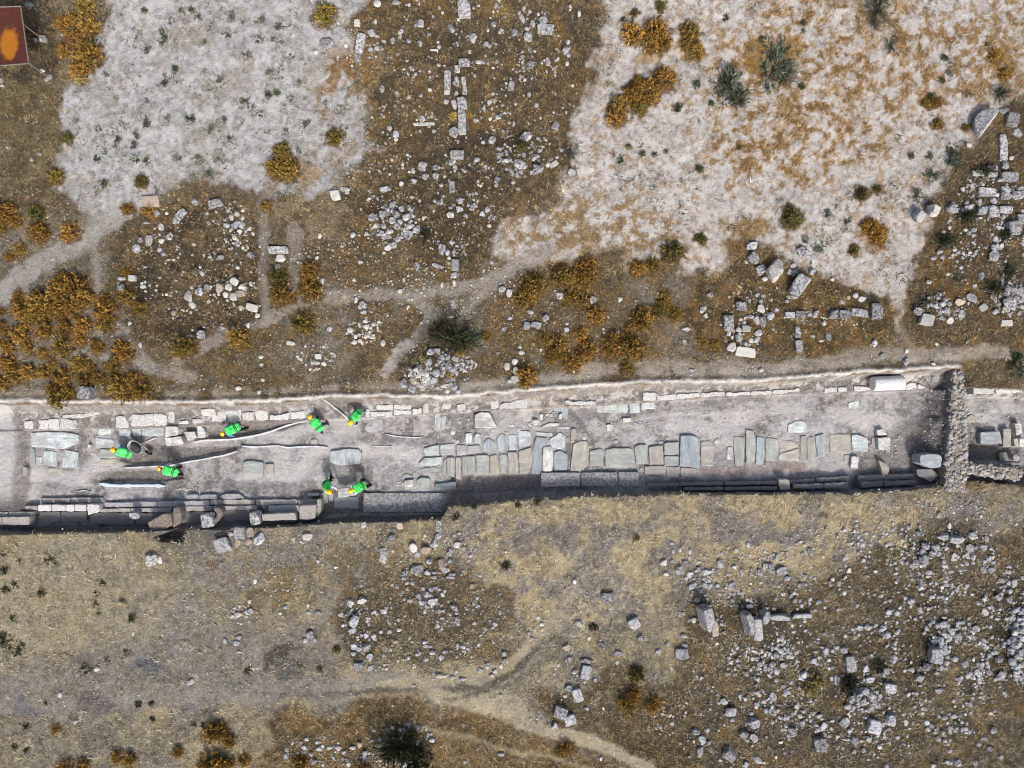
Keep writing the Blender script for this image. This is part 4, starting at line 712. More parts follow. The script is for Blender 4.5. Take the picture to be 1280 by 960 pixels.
# ------------------------------------------------------------------ dry grass: one object of many small tufts
def grass(n, seed, smin, smax, wmul, nm, label):
    rs = np.random.RandomState(seed)
    x = rs.uniform(-26.8, 26.8, n); y = rs.uniform(-20.6, 20.6, n)
    z = gsample(GZ, x, y); g = {k: gsample(v, x, y) for k, v in GM.items()}; col = gsample(GC, x, y)
    ch = np.maximum(g['nw'], g['ne']); px = 640 + x * S; py = 480 - y * S
    w = np.clip(.9 - ch * .82 + g['og'] * .5 * (fbm(x, y, 101, 1.7, 4, .6) > .46) * g['ne'], .0, 1) * (g['inside'] < .05)
    w *= 1 - .93 * np.clip(g['path'] * 1.4, 0, 1)
    w = np.where((g['so'] > .5) & (px < 460) & (py < 890), w * .45, w)
    w *= .35 + .9 * (fbm(x, y, 131, 1.1, 4, .6) > .45)
    w = np.where(ch > .5, w * (.12 + 2.2 * (fbm(x, y, 151, .9, 4, .65) > .53)), w)
    nt = np.interp(px, *NT); w *= ~((py > nt - 9) & (py < nt + 3) & (px < 1206))
    keep = rs.rand(n) < w; x, y, z = x[keep], y[keep], z[keep]; m = len(x); col = col[keep]; so = g['so'][keep]; og = (g['og'] * g['ne'])[keep]; n2 = g['n2'][keep]
    B = 7
    sz = rs.uniform(smin, smax, m)[:, None]
    th = rs.uniform(0, 2 * PI, (m, B)); ln = sz * rs.uniform(.6, 1.25, (m, B)); up = rs.uniform(.15, .8, (m, B)); wd = rs.uniform(.011, .026, (m, B)) * wmul
    jx = rs.normal(0, 1, (m, B)) * sz * .35; jy = rs.normal(0, 1, (m, B)) * sz * .35
    bx, by = x[:, None] + jx, y[:, None] + jy; bz = np.repeat(z[:, None] - .01, B, 1)
    dx, dy = np.cos(th), np.sin(th); h = ln * up; l = ln * np.sqrt(1 - (up * .8) ** 2)
    A = np.stack([bx - dy * wd, by + dx * wd, bz], -1); Bv = np.stack([bx + dy * wd, by - dx * wd, bz], -1)
    Cv = np.stack([bx + dx * l, by + dy * l, bz + h], -1)
    V = np.stack([A, Bv, Cv], 2).reshape(-1, 3); F = np.arange(len(V)).reshape(-1, 3)
    pal = np.array([(.36,.29,.17), (.25,.19,.10), (.17,.125,.07), (.30,.20,.08), (.10,.085,.055), (.40,.36,.25), (.20,.19,.14), (.05,.065,.05)])
    pn = np.array([[.09,.17,.25,.08,.29,.03,.09,0], [.30,.12,.07,.01,.08,.22,.20,0], [.05,.25,.1,.55,.05,0,0,0], [0,0,.08,0,.1,.05,.35,.42]])
    cls = np.where(ch[keep] > .5, np.where(og > .3, 2, 3), np.where(so > .5, 1, 0)); u = rs.rand(m); cum = np.cumsum(pn, 1)
    pick = np.array([np.searchsorted(cum[c], v) for c, v in zip(cls, u)]); pick = np.minimum(pick, 7)
    c = pal[pick] * .5 + col * 1.35 * .5; c = np.where((cls == 3)[:, None], pal[pick] * .9 + col * .1, c); c = c * rs.uniform(.45, 1.5, (m, 1))
    C = np.repeat(c, B * 3, 0)
    me = mesh_np(nm, V, F); set_col(me, np.clip(C, .01, .8)); me.materials.append(M['grass'])
    tag(link(bpy.data.objects.new(nm, me)), label, 'grass', kind='stuff')
grass(170000, 3, .06, .19, 1., 'dry_grass', 'short dry straw and ochre grass covering the open ground')
grass(9000, 9, .16, .34, 1.25, 'grass_tufts', 'taller dry grass tufts dotted through the short grass')
# ------------------------------------------------------------------ cut and paved stones of the excavated street
def prism(name, pts, zt, zb, mat, color=None, lich=0, edge=.02, jit=.018, parent=None, rough=0., rad=.03, tilt=(0,0)):
    """stone of the plan pts (world metres), worn rounded edge; its Empty-free mesh has its origin at its base"""
    n0 = len(pts); out = []
    cx = sum(p[0] for p in pts) / n0; cy = sum(p[1] for p in pts) / n0
    area = sum(pts[i][0] * pts[(i+1) % n0][1] - pts[(i+1) % n0][0] * pts[i][1] for i in range(n0))
    if area < 0: pts = pts[::-1]
    for i in range(n0):
        a = Vector(pts[i]); b = Vector(pts[(i + 1) % n0]); L = (b - a).length; k = max(2, int(L / .11))
        nrm = Vector((b.y - a.y, a.x - b.x)).normalized()
        for j in range(k):
            p = a.lerp(b, j / k)
            q = Vector((p.x * 4.3, p.y * 4.3, zt * 9))
            off = jit * (mnoise.noise(q) * 1.3 + mnoise.noise(q * 3.1) * .8)
            if j == 0: c = Vector((cx, cy)); p = p + (c - p).normalized() * rad * .6; off *= .5
            out.append(p + nrm * off)
    bm = bmesh.new(); rings = []
    for z, ins in ((zb, -.01), (zt - edge, 0), (zt - edge * .3, edge * .35), (zt, edge), (zt + .004, edge * 3.2)):
        r = []
        for p in out:
            d = Vector((cx, cy)) - p; q = p + (d.normalized() * min(abs(ins), d.length * .5) * (1 if ins >= 0 else -1) if d.length > 1e-6 else d)
            zz = z + (mnoise.noise(Vector((q.x * 3, q.y * 3, 3.7))) * rough if z > zb else 0)
            zz += ((q.x - cx) * tilt[0] + (q.y - cy) * tilt[1]) if z > zb else 0
            r.append(bm.verts.new((q.x - cx, q.y - cy, zz - zb)))
        rings.append(r)
    n = len(out)
    for a, b in zip(rings[:-1], rings[1:]):
        for i in range(n): bm.faces.new((a[i], a[(i+1) % n], b[(i+1) % n], b[i]))
    t = bm.faces.new(rings[-1]); bmesh.ops.triangulate(bm, faces=[t])
    o = from_bm(name, bm, mat, parent); o.location = (cx, cy, zb)
    if color: o.color = (*color, 1)
    o.pass_index = int(lich)
    return o
def floor_at(px, py):
    x, y = W(px, py, -1.0); z = hpt(x, y); x, y = W(px, py, z); return hpt(x, y)
PALS = {'g': ((.325,.35,.33), 'green grey'), 'l': ((.46,.505,.49), 'pale mint'), 'b': ((.30,.35,.385), 'blue grey'), 'B': ((.44,.485,.505), 'pale blue'), 'w': ((.57,.565,.55), 'white'),
        't': ((.35,.335,.30), 'tan'), 'y': ((.38,.355,.285), 'yellowish'), 'k': ((.17,.17,.175), 'dark'), 'm': ((.36,.36,.37), 'mottled grey'), 'd': ((.14,.175,.195), 'deep blue'), 'n': ((.38,.355,.33), 'brownish')}
def Z8(ox, oy, q, k=8.): return [(ox + a / k, oy + b / k) for a, b in q]
def slab(q, pal, vein='y', up=.07, nm='paving_slab', desc=None, grp='paving slabs of the excavated street', thick=.25, lich=0, jit=.018, tilt=(0,0), mat=None, zabs=None, cat='paving slab'):
    cx = sum(a for a, b in q) / len(q); cy = sum(b for a, b in q) / len(q)
    z = (floor_at(cx, cy) + up) if zabs is None else zabs
    pts = [W(a, b, z) for a, b in q]
    # polygon listed from the picture: tame self touching corners
    c, w = PALS[pal]; k = rnd.uniform(.9, 1.1)
    o = prism(nm, pts, z, z - thick, mat or M['mx' if vein == 'x' else 'my'], tuple(v * k for v in c), lich, jit=jit, tilt=tilt)
    wd = max(a for a, b in q) - min(a for a, b in q); hg = max(b for a, b in q) - min(b for a, b in q)
    form = 'long' if max(wd, hg) / min(wd, hg) > 1.9 else ('broad' if max(wd, hg) > 17 else 'small')
    later(o, desc or f'{form} {w} {"marble slab" if nm == "paving_slab" else ("marble fragment" if nm == "marble_fragment" else "block")}', cat, cx, cy, grp)
    return o
# paving: tile origin, points in 8x tile pixels, palette, vein direction, step up
PAV = [
 (0,485,[(255,450),(420,440),(640,440),(785,470),(780,545),(640,605),(560,610),(420,590),(265,585)],'B','x',.12),(0,485,[(190,610),(330,600),(345,640),(345,770),(210,775)],'g','y',.08),
 (0,485,[(362,690),(418,685),(412,780),(355,760)],'B','y',.03),(0,485,[(440,625),(570,640),(570,790),(425,770)],'B','y',.05),(0,485,[(650,620),(785,640),(765,795),(610,795)],'B','y',.05),
 (0,485,[(990,405),(1110,395),(1115,460),(975,470)],'l','x',.06),(0,485,[(960,495),(1140,515),(1165,600),(950,600)],'B','x',.03),(0,485,[(1000,612),(1165,612),(1165,700),(1000,700)],'g','x',.05),(0,485,[(1000,708),(1165,705),(1165,772),(1010,775)],'y','x',.04),
 (0,485,[(190,790),(265,790),(265,880),(200,870)],'t','y',.02),(0,485,[(470,800),(575,800),(575,885),(480,890)],'t','x',.02),
 (130,490,[(145,360),(260,350),(265,440),(150,440)],'B','x',.05),(130,490,[(275,350),(360,350),(370,440),(290,445)],'l','x',.06),(130,490,[(375,365),(600,355),(600,435),(375,440)],'B','x',.05),
 (270,485,[(270,740),(330,725),(475,745),(470,890),(275,890)],'g','x',.12),(270,485,[(485,760),(575,755),(575,860),(480,875)],'t','y',.1),(270,485,[(950,512),(1015,512),(1015,568),(945,568)],'t','y',.05),
 (380,485,[(260,635),(420,608),(545,610),(572,650),(555,760),(350,772),(258,740)],'B','y',.12),(380,485,[(600,400),(660,320),(780,310),(800,380),(780,430),(620,435)],'m','x',.03),
 (500,490,[(345,260),(370,195),(410,195),(405,380),(345,375)],'l','y',.04),(500,490,[(412,240),(465,235),(440,380),(410,380)],'B','y',.04),
 (500,490,[(650,420),(690,405),(725,410),(715,505),(660,515)],'l','y',.07),(500,490,[(740,440),(770,410),(810,425),(805,515),(740,510)],'l','y',.05),
 (500,490,[(235,565),(390,525),(395,630),(250,640)],'l','x',.09),(500,490,[(400,525),(550,515),(558,630),(400,632)],'m','x',.1),(500,490,[(565,525),(655,530),(660,630),(566,632)],'m','x',.07),(500,490,[(667,540),(790,530),(815,600),(672,622)],'m','x',.07),
 (500,490,[(822,520),(880,460),(950,500),(945,590),(822,595)],'b','y',.04),(500,490,[(970,460),(1010,412),(1070,440),(1050,600),(970,590)],'b','y',.05),(500,490,[(1085,420),(1165,430),(1170,570),(1085,590)],'B','y',.03),
 (500,490,[(190,710),(240,660),(420,650),(425,708),(330,742),(195,743)],'l','x',.1),(500,490,[(195,768),(395,750),(415,790),(230,820)],'g','x',.05),(500,490,[(430,690),(460,660),(466,820),(430,810)],'t','y',.05),
 (500,490,[(468,655),(548,652),(546,855),(472,830)],'g','y',.07),(500,490,[(556,652),(610,652),(612,880),(557,870)],'t','y',.07),(500,490,[(620,645),(750,640),(760,808),(625,825)],'g','y',.08),(500,490,[(758,632),(885,632),(888,820),(770,820)],'g','x',.1),
 (500,490,[(895,640),(960,622),(985,700),(992,820),(896,820)],'y','y',.06),(500,490,[(995,624),(1068,627),(1065,808),(1000,815)],'g','y',.06),(500,490,[(1082,597),(1170,602),(1183,820),(1082,824)],'n','y',.1),
 (640,490,[(68,590),(190,555),(185,700),(165,812),(74,818)],'t','x',.08),(640,490,[(405,145),(560,145),(560,278),(520,270),(500,200),(420,190)],'b','y',.05),(640,490,[(283,355),(370,307),(475,312),(460,335)],'l','x',.06),(640,490,[(450,345),(575,345),(575,370),(450,370)],'B','x',.04),
 (640,490,[(850,115),(1160,107),(1160,205),(850,205)],'l','x',.07),(640,490,[(1172,110),(1278,102),(1278,212),(1172,210)],'B','x',.06),(780,490,[(172,112),(300,100),(310,168),(172,178)],'B','x',.05),
 (640,490,[(65,385),(170,390),(213,460),(190,526),(68,552)],'B','x',.06),(640,490,[(240,400),(405,412),(408,438),(245,438)],'B','x',.05),(640,490,[(242,446),(355,462),(350,532),(296,545),(298,820),(192,820),(204,565)],'b','y',.05),
 (640,490,[(307,560),(330,542),(390,546),(408,610),(405,795),(303,795)],'w','y',.12),(640,490,[(372,480),(480,402),(535,440),(530,555),(480,575),(402,556)],'B','y',.07),(640,490,[(422,602),(480,585),(556,622),(553,780),(422,788)],'b','x',.05),
 (640,490,[(582,790),(612,520),(680,490),(758,492),(773,560),(758,740),(690,788)],'t','y',.09),(640,490,[(592,370),(640,362),(650,470),(584,478)],'n','y',.08),(640,490,[(776,592),(888,562),(916,590),(912,738),(778,744)],'g','x',.07),(640,490,[(932,580),(1000,562),(1188,562),(1218,590),(1232,718),(1100,768),(934,750)],'g','x',.07),
 (780,490,[(102,550),(140,527),(224,527),(238,720),(122,724)],'g','y',.08),(780,490,[(248,550),(393,532),(393,724),(258,724)],'t','y',.08),(780,490,[(402,512),(548,497),(548,626),(402,630)],'g','x',.1),(780,490,[(405,640),(548,638),(548,728),(405,733)],'g','x',.08),
 (780,490,[(567,437),(690,432),(742,460),(756,752),(557,738)],'b','y',.13),(780,490,[(768,497),(860,487),(912,532),(888,745),(772,740)],'n','x',.09),(780,490,[(202,742),(408,738),(412,828),(207,818)],'t','x',.08),(780,490,[(422,747),(545,747),(545,858),(426,848)],'t','y',.07),
 (780,490,[(562,757),(728,762),(733,848),(572,848)],'n','y',.06),(780,490,[(217,838),(408,842),(408,884),(217,880)],'d','x',.05),(780,490,[(155,755),(190,757),(188,790),(157,788)],'y','x',.08),
 (780,490,[(1037,552),(1085,547),(1083,680),(1032,670)],'l','y',.07),(900,490,[(132,445),(244,452),(240,742),(152,740)],'g','y',.1),(900,490,[(262,378),(340,387),(353,450),(344,690),(262,710)],'g','y',.09),(900,490,[(370,442),(444,457),(434,733),(357,720)],'b','y',.06),(900,490,[(457,452),(578,472),(565,690),(453,690)],'g','y',.08),
 (900,490,[(592,512),(640,482),(740,492),(788,540),(597,608)],'t','x',.05),(900,490,[(592,622),(780,564),(798,690),(584,688)],'t','x',.04),(900,490,[(806,442),(863,432),(863,690),(802,688)],'t','y',.04),(900,490,[(872,452),(933,442),(928,660),(872,680)],'t','y',.04),(900,490,[(952,442),(1038,412),(1056,648),(977,648)],'b','y',.07),
 (1030,460,[(62,662),(263,662),(268,858),(62,848)],'t','x',.06),(900,490,[(682,330),(760,284),(838,292),(872,340),(868,403),(682,408)],'B','x',.05),(1030,460,[(277,667),(330,662),(443,702),(438,838),(283,828)],'B','x',.09),(1030,460,[(202,872),(258,862),(258,928),(194,938)],'g','y',.05),
 (1030,460,[(477,692),(523,692),(523,768),(481,768)],'t','y',.03),(1030,460,[(242,350),(350,322),(350,398),(252,418)],'l','x',.02),(500,490,[(20,840),(60,817),(130,840),(122,860),(25,870)],'m','x',.06),(500,490,[(167,882),(200,857),(295,862),(303,900),(300,955),(167,938)],'g','y',.1),
 (390,585.6,[(492,108),(570,92),(575,132),(492,142)],'d','x',.1)]
for ox, oy, q, pal, vein, up in PAV:
    if (ox, oy) == (390, 585.6): slab([(543,605),(570,602),(570,612),(543,613)], 'd', 'x', .12, desc='dark blue polished marble slab with rounded corners'); continue
    slab(Z8(ox, oy, q), pal, vein, up)
# broken pieces bedded between the paving rows
for k, (cx, cy) in enumerate([(556,533),(566,541),(590,538),(596,545),(628,526),(640,532),(648,537),(616,538),(633,541),(574,528),(586,524),(608,545),(702,545),(716,552),(722,560),(730,548),(672,534),(662,541),(560,556),(572,552),(548,569),(540,585),(835,548),(826,553),(897,552),(914,567),(1000,536),(1047,552),(1085,552),(1070,546),(985,552),(757,545),(770,552),(742,567)]):
    n_ = rnd.choice((4, 5, 5, 6)); a0_ = rnd.uniform(0, 6.3); r_ = rnd.uniform(2.2, 4.6); sq = rnd.uniform(.6, 1.)
    slab([(cx + r_ * rnd.uniform(.75, 1.2) * math.cos(a0_ + 2 * PI * i / n_), cy + sq * r_ * rnd.uniform(.75, 1.2) * math.sin(a0_ + 2 * PI * i / n_)) for i in range(n_)], rnd.choice('gBblmt'), rnd.choice('xy'), rnd.uniform(.02, .045), 'marble_fragment', None, 'broken marble pieces between the paving slabs', .2, cat='marble fragment')
# deep slabs by the two carriers
slab([(417.5,621.5),(448,621),(448,636),(417.5,636)], 'b', 'x', .06, desc='steel blue slab lying in the pit under the carried slab')
slab([(399.5,616),(409,615),(410,629),(401.5,632)], 'g', 'y', .1); slab([(410.5,618),(416.5,617),(416.5,627),(410.5,627)], 'b', 'y', .04)
# upright and squared pale blocks
WB = [(130,490,[(615,345),(735,345),(745,430),(610,450)],'w',.5),(130,490,[(605,462),(770,442),(800,520),(630,545)],'w',.36),(130,490,[(797,400),(905,395),(925,450),(840,490)],'w',.4),(130,490,[(932,335),(965,330),(1018,400),(1018,450),(935,460)],'w',.3),
      (0,485,[(878,565),(905,565),(905,602),(876,602)],'w',.2),(130,490,[(965,172),(1110,167),(1118,238),(980,240)],'w',.3),
      (500,490,[(745,232),(800,202),(890,202),(962,330),(958,358),(746,358)],'w',.3),(500,490,[(45,885),(135,877),(135,948),(50,950)],'w',.2),
      (640,490,[(275,220),(310,217),(308,280),(275,278)],'w',.12),(640,490,[(205,275),(260,272),(278,315),(225,338)],'w',.14),(640,490,[(468,222),(505,210),(505,268),(466,268)],'w',.14),(640,490,[(1105,262),(1190,258),(1185,300),(1110,305)],'w',.12),(640,490,[(940,325),(1000,320),(1010,390),(950,390)],'w',.12),
      (1030,460,[(537,697),(665,692),(668,818),(552,823)],'w',.3),(1030,460,[(532,620),(588,607),(638,668),(532,673)],'w',.22),(1030,460,[(280,882),(353,887),(338,1010),(268,1000)],'w',.18)]
for ox, oy, q, pal, up in WB:
    slab(Z8(ox, oy, q), pal, 'x', up, 'marble_block', None, 'pale marble blocks standing in the street', .55, 8, .02, cat='marble block')
# kerb row along the north side
KERB = [(0,485,[(245,330),(322,322),(322,410),(242,410)]),(0,485,[(388,320),(476,320),(476,415),(384,415)]),(0,485,[(482,310),(590,306),(590,415),(482,412)]),(0,485,[(600,302),(763,320),(763,405),(602,412)]),
        (0,485,[(620,272),(820,257),(985,237),(995,260),(840,298),(622,300)]),(0,485,[(1150,290),(1255,280),(1285,395),(1155,395)]),
        (130,490,[(272,228),(490,217),(494,340),(272,344)]),(130,490,[(500,212),(630,230),(630,335),(502,340)]),(130,490,[(642,182),(700,182),(700,308),(642,300)]),(130,490,[(745,292),(840,282),(840,315),(738,320)]),(130,490,[(880,272),(980,267),(984,305),(882,315)]),
        (270,485,[(-45,190),(103,190),(105,335),(-42,338)]),(270,485,[(110,192),(248,202),(250,335),(113,342)]),(270,485,[(258,250),(380,242),(385,320),(262,325)]),(270,485,[(395,227),(523,227),(523,318),(398,322)]),(270,485,[(530,282),(730,247),(735,310),(535,320)]),(270,485,[(742,240),(893,232),(898,300),(745,310)]),(270,485,[(920,122),(963,122),(973,245),(922,245)]),
        (380,485,[(612,210),(652,210),(652,295),(614,290)]),(380,485,[(662,237),(883,232),(888,283),(666,285)]),(380,485,[(727,167),(888,162),(888,223),(727,215)]),(380,485,[(895,222),(1075,226),(1078,255),(897,265)]),(380,485,[(895,167),(1073,167),(1073,215),(900,215)]),(380,485,[(1082,215),(1178,198),(1178,255),(1082,265)]),(380,485,[(1190,172),(1245,142),(1248,245),(1190,250)]),
        (500,490,[(415,145),(430,107),(518,130),(500,168),(417,173)]),(500,490,[(562,127),(650,112),(653,180),(582,188)]),(500,490,[(906,87),(983,92),(983,160),(907,173)]),(500,490,[(997,130),(1040,107),(1273,72),(1273,158),(997,163)]),
        (640,490,[(530,90),(840,95),(840,118),(700,135),(535,120)]),
        (780,490,[(187,5),(320,5),(320,85),(190,90)]),(780,490,[(328,30),(520,22),(520,75),(330,86)]),(780,490,[(525,20),(760,10),(762,50),(526,74)]),(780,490,[(768,8),(1010,2),(1010,40),(770,50)]),(900,490,[(60,8),(300,-2),(300,30),(62,40)]),(900,490,[(308,-4),(520,-12),(520,22),(310,30)]),(900,490,[(530,-14),(800,-40),(800,-2),(532,20)]),
        (1030,460,[(0,200),(130,190),(130,242),(0,248)]),(1030,460,[(138,195),(232,190),(234,236),(140,242)]),(1030,460,[(300,182),(495,190),(528,228),(302,230)]),(1030,460,[(782,190),(860,147),(925,152),(928,208),(782,213)]),(1030,460,[(937,162),(1028,195),(990,208),(940,205)]),
        (1150,460,[(398,110),(560,140),(560,192),(400,195)],6.),(1150,460,[(566,142),(760,158),(780,185),(568,193)],6.)]
for row in KERB:
    ox, oy, q = row[:3]; k = row[3] if len(row) > 3 else 8.
    q = Z8(ox, oy, q, k); cy = sum(b for a, b in q) / len(q)
    cx = sum(a for a, b in q) / len(q); x, y = W(cx, cy, -.65)
    slab(q, 'w', 'x', 0, 'kerb_block', None, 'white kerb blocks along the north side of the street', .5, 34, .05, zabs=max(-.60, hpt(x, y) + .07) if hpt(x, y) > -.8 else -.56, cat='kerb block', mat=M['rock'])
# moulded steps along the south side: each block its own stone, each row higher
def row(y0a, y0b, y1a, y1b, xs, z, pal, lich, grp, nm='step_block', desc=None):
    X0, X1 = xs[0], xs[-1]
    for a, b in zip(xs[:-1], xs[1:]):
        f = lambda x, u, v: u + (v - u) * (x - X0) / (X1 - X0)
        a2, b2 = a + .4, b - .4
        slab([(a2, f(a2, y0a, y0b)), (b2, f(b2, y0a, y0b)), (b2, f(b2, y1a, y1b)), (a2, f(a2, y1a, y1b))], pal, 'x', 0, nm, desc, grp, .5, lich * .7, .03, zabs=z + rnd.uniform(-.03, .03), mat=M['rock'], cat='step block')
G1 = 'long moulded step blocks along the south side of the street'
row(622.5,622,628,628.5,[51,88,129], -.84, 'n', 40, G1)
row(628,626,634,633,[130,196,262], -.84, 'm', 45, G1); row(624.5,624.5,631,631,[262,319,372,401], -.84, 'n', 40, G1)
row(632.5,632,638,638,[14,30,47], -.70, 'n', 45, G1); row(631,631,639,639,[47,64,82,93,108], -.58, 'w', 8, G1); row(630.5,631,644,640,[109,124], -.52, 'w', 15, G1)
row(636,634.5,640.5,640,[124,163,215], -.76, 'n', 45, G1); row(633,632,639.5,637.5,[228,266,322], -.76, 'n', 40, G1); row(632,631.5,640,640,[334,374], -.68, 'm', 35, G1)
row(640,640,646,646,[-20,10,40], -.52, 'n', 40, G1); row(646.5,646,657,656,[-25,2,37], -.30, 'n', 18, G1)
row(641.5,641,655,655,[115,168,214], -.72, 'k', 55, G1); row(640,640,653,653,[226,262], -.72, 'k', 50, G1); row(637.5,637,651,652,[278,323], -.72, 'k', 55, G1)
row(640,639,654,651,[49,75,108], -.72, 'k', 60, G1)
slab([(327,643),(369,641),(371,650),(328,651)], 'n', 'x', 0, 'step_block', 'pinkish grey plastered block', G1, .5, 30, .02, zabs=-.25, mat=M['rock'], cat='step block')
slab([(374,632),(395,631),(394,648),(388,650),(374,649)], 'n', 'y', 0, 'step_block', 'tall corner block', G1, .7, 35, .015, zabs=-.32, mat=M['rock'], cat='step block')
slab([(396,624),(401,624),(401,640),(396,648)], 'n', 'y', 0, 'step_block', 'narrow upright end block', G1, .6, 35, .01, zabs=-.55, mat=M['rock'], cat='step block')
slab([(384,616),(399,616),(399,620),(384,620)], 'm', 'x', .12, 'step_block', None, G1, .4, 30, .01, mat=M['rock'], cat='step block')
for q in ([(233,620),(240,617.5),(247,618),(247,623),(233,624)],[(249,620),(256,617.8),(270,618),(272,624),(250,624)],[(274,620),(282,617),(300,617.5),(306,623),(276,624)]):
    slab(q, 'm', 'x', .18, 'step_block', 'low rounded stone before the steps', G1, .4, 45, .02, mat=M['rock'], cat='step block')
# dark ledge slab, lintel and the two long ridges
slab([(454,616.5),(506,616),(559,616.5),(556,640),(454,640)], 'm', 'x', .12, 'ledge_slab', 'wide dark ledge slab with white lichen along its upper edge', 'ledge slabs on the south side', .5, 78, .015, mat=M['rock'], cat='ledge slab')
for q in ([(676,591),(725,590.6),(725,608),(676,608.5)],[(726.5,590.5),(772,590.3),(772,608),(726.5,608)],[(773,590.3),(799,590),(799.5,608),(773,608)]):
    slab(q, 'm', 'x', .16, 'ledge_slab', 'dark lintel slab edged with white lichen', 'ledge slabs on the south side', .5, 72, .012, mat=M['rock'], cat='ledge slab')
G2 = 'dark low ridge blocks at the foot of the south cutting'
row(604,601,608,605.5,[808,850,905,972], -.68, 'k', 35, G2); row(600.5,594.5,605.5,601,[984,1020,1062], -.68, 'k', 40, G2); row(594.5,592,601.5,599,[1072,1105,1144], -.68, 'k', 40, G2)
row(609.5,608.5,613,612.5,[855,905,972], -.48, 'k', 35, G2); row(606,602.5,611,609.5,[991,1030,1061], -.48, 'k', 40, G2); row(602.5,600,609.5,605.5,[1076,1105,1146], -.48, 'k', 40, G2)
slab([(973,599),(986,599),(988,612),(975,613)], 'n', 'y', 0, 'post_stone', 'square post stone between the ridge blocks', None, .6, 30, .01, zabs=-.5, mat=M['rock'], cat='post stone')
# loose stones in the east end
slab(Z8(1030,540,[(545,278),(600,305),(660,360),(628,480),(602,480)]), 't', 'y', .3, 'marble_block', 'tan triangular slab leaning on the dark ridge blocks', 'pale marble blocks standing in the street', .3, 8, .015, (0,-.15) and (0,0), cat='marble block')
slab(Z8(1030,540,[(965,232),(1060,218),(1150,222),(1180,250),(1165,355),(1080,365),(962,312)]), 'b', 'x', .5, 'marble_block', 'smooth blue block, upper one of the pair in the dark corner', 'pale marble blocks standing in the street', .7, 8, .03, cat='marble block')
slab(Z8(1030,540,[(925,375),(1080,368),(1165,430),(1075,500),(940,440)]), 'k', 'x', .5, 'marble_block', 'dark grey block, lower one of the pair in the dark corner', 'pale marble blocks standing in the street', .7, 20, .03, cat='marble block')
G3 = 'stones in the small pit east of the cross wall'
for q, pal, up, d in [([(345,370),(385,345),(425,375),(412,410),(345,405)],'t',.05,None),([(455,482),(600,472),(620,568),(455,570)],'b',.3,'blue veined block'),([(627,455),(685,455),(680,595),(622,593)],'t',.3,'tan upright block'),
                      ([(712,415),(760,410),(770,495),(722,508)],'w',.3,None),([(702,530),(735,522),(748,595),(712,590)],'t',.25,None),([(745,530),(790,530),(790,590),(745,588)],'w',.25,None),([(597,632),(690,632),(690,700),(597,700)],'k',.2,None),([(700,655),(725,648),(752,665),(748,695),(725,705),(702,690)],'m',.3,'rounded grey stone')]:
    slab(Z8(1150,460,q,6.), pal, 'x', up, 'marble_block', d, G3, .5, 12, .02, cat='marble block')
# fallen and leaning pieces on the steps
for px, py, w, h, t, blk, zz, lab, nm in [(259,650.5,16,18,'g',1,-.12,'large lichened block on the step row, right of the grey soil gap','stone_block'),(318.5,648,13,17,'g',1,-.15,'upright lichened block on the step row above the stone group','stone_block'),(167,644,11,12,'g',0,-.25,'round pale lump sitting on the dark step block','fallen_stone')]:
    o = link(bpy.data.objects.new(nm, rnd.choice(BLOCKS if blk else ROCKS))); x, y = W(px, py, zz); o.location = (x, y, zz - .22); o.scale = (w / S, h / S, .62); o.rotation_euler = (0, 0, .15)
    c, l = TONE[t]; o.color = (*c, 1); o.pass_index = l - 5; tag(o, lab, 'stone')
o = prism('leaning_slab', [W(a, b, -.2) for a, b in Z8(130,590,[(445,500),(600,415),(680,410),(690,530),(520,612),(480,620)])], -.12, -.5, M['rock'], (.25,.205,.165), 75, tilt=(.0,.12)); tag(o, 'rust stained broken slab lying across the steps beside a dark hollow', 'slab')
o = prism('soil_heap', [W(a, b, -.3) for a, b in Z8(130,590,[(690,350),(765,350),(780,400),(765,500),(690,560),(685,450)])], -.25, -.8, M['soil'], None, 0, rough=.08, edge=.08); tag(o, 'brown soil spill running down over the steps right of the rusty slab', 'soil heap')
o = prism('soil_heap', [W(a, b, -.3) for a, b in Z8(130,590,[(1085,360),(1165,350),(1185,400),(1150,490),(1095,530),(1125,420)])], -.28, -.8, M['soil'], None, 0, rough=.08, edge=.08); tag(o, 'curved brown soil spill over the steps beside the large lichened block', 'soil heap')

# white marble column drum lying on the kerb
bm = bmesh.new(); L_, R_ = 1.52, .36; n = 36; rings = []
for xx, rr in ((-L_/2, .94), (-L_/2 + .03, 1), (-L_/4, 1.01), (0, 1.0), (L_/4, 1.0), (L_/2 - .03, 1), (L_/2, .95)):
    rings.append([bm.verts.new((xx, R_ * rr * (1 + .012 * math.sin(i * 1.7 + xx)) * math.cos(2 * PI * i / n), R_ * rr * (1 + .012 * math.cos(i * 2.3)) * math.sin(2 * PI * i / n))) for i in range(n)])
for a, b in zip(rings[:-1], rings[1:]):
    for i in range(n): bm.faces.new((a[i], a[(i+1)%n], b[(i+1)%n], b[i]))
bm.faces.new(rings[0]); bm.faces.new(rings[-1])
o = from_bm('column_drum', bm, M['rock']); x, y = W(1109, 479, -.3); o.location = (x, y, -.30); o.rotation_euler = (.2, 0, math.radians(3)); o.color = (.64,.64,.63,1); o.pass_index = 6
tag(o, 'smooth white marble column drum lying on the north kerb near the cross wall', 'column drum')

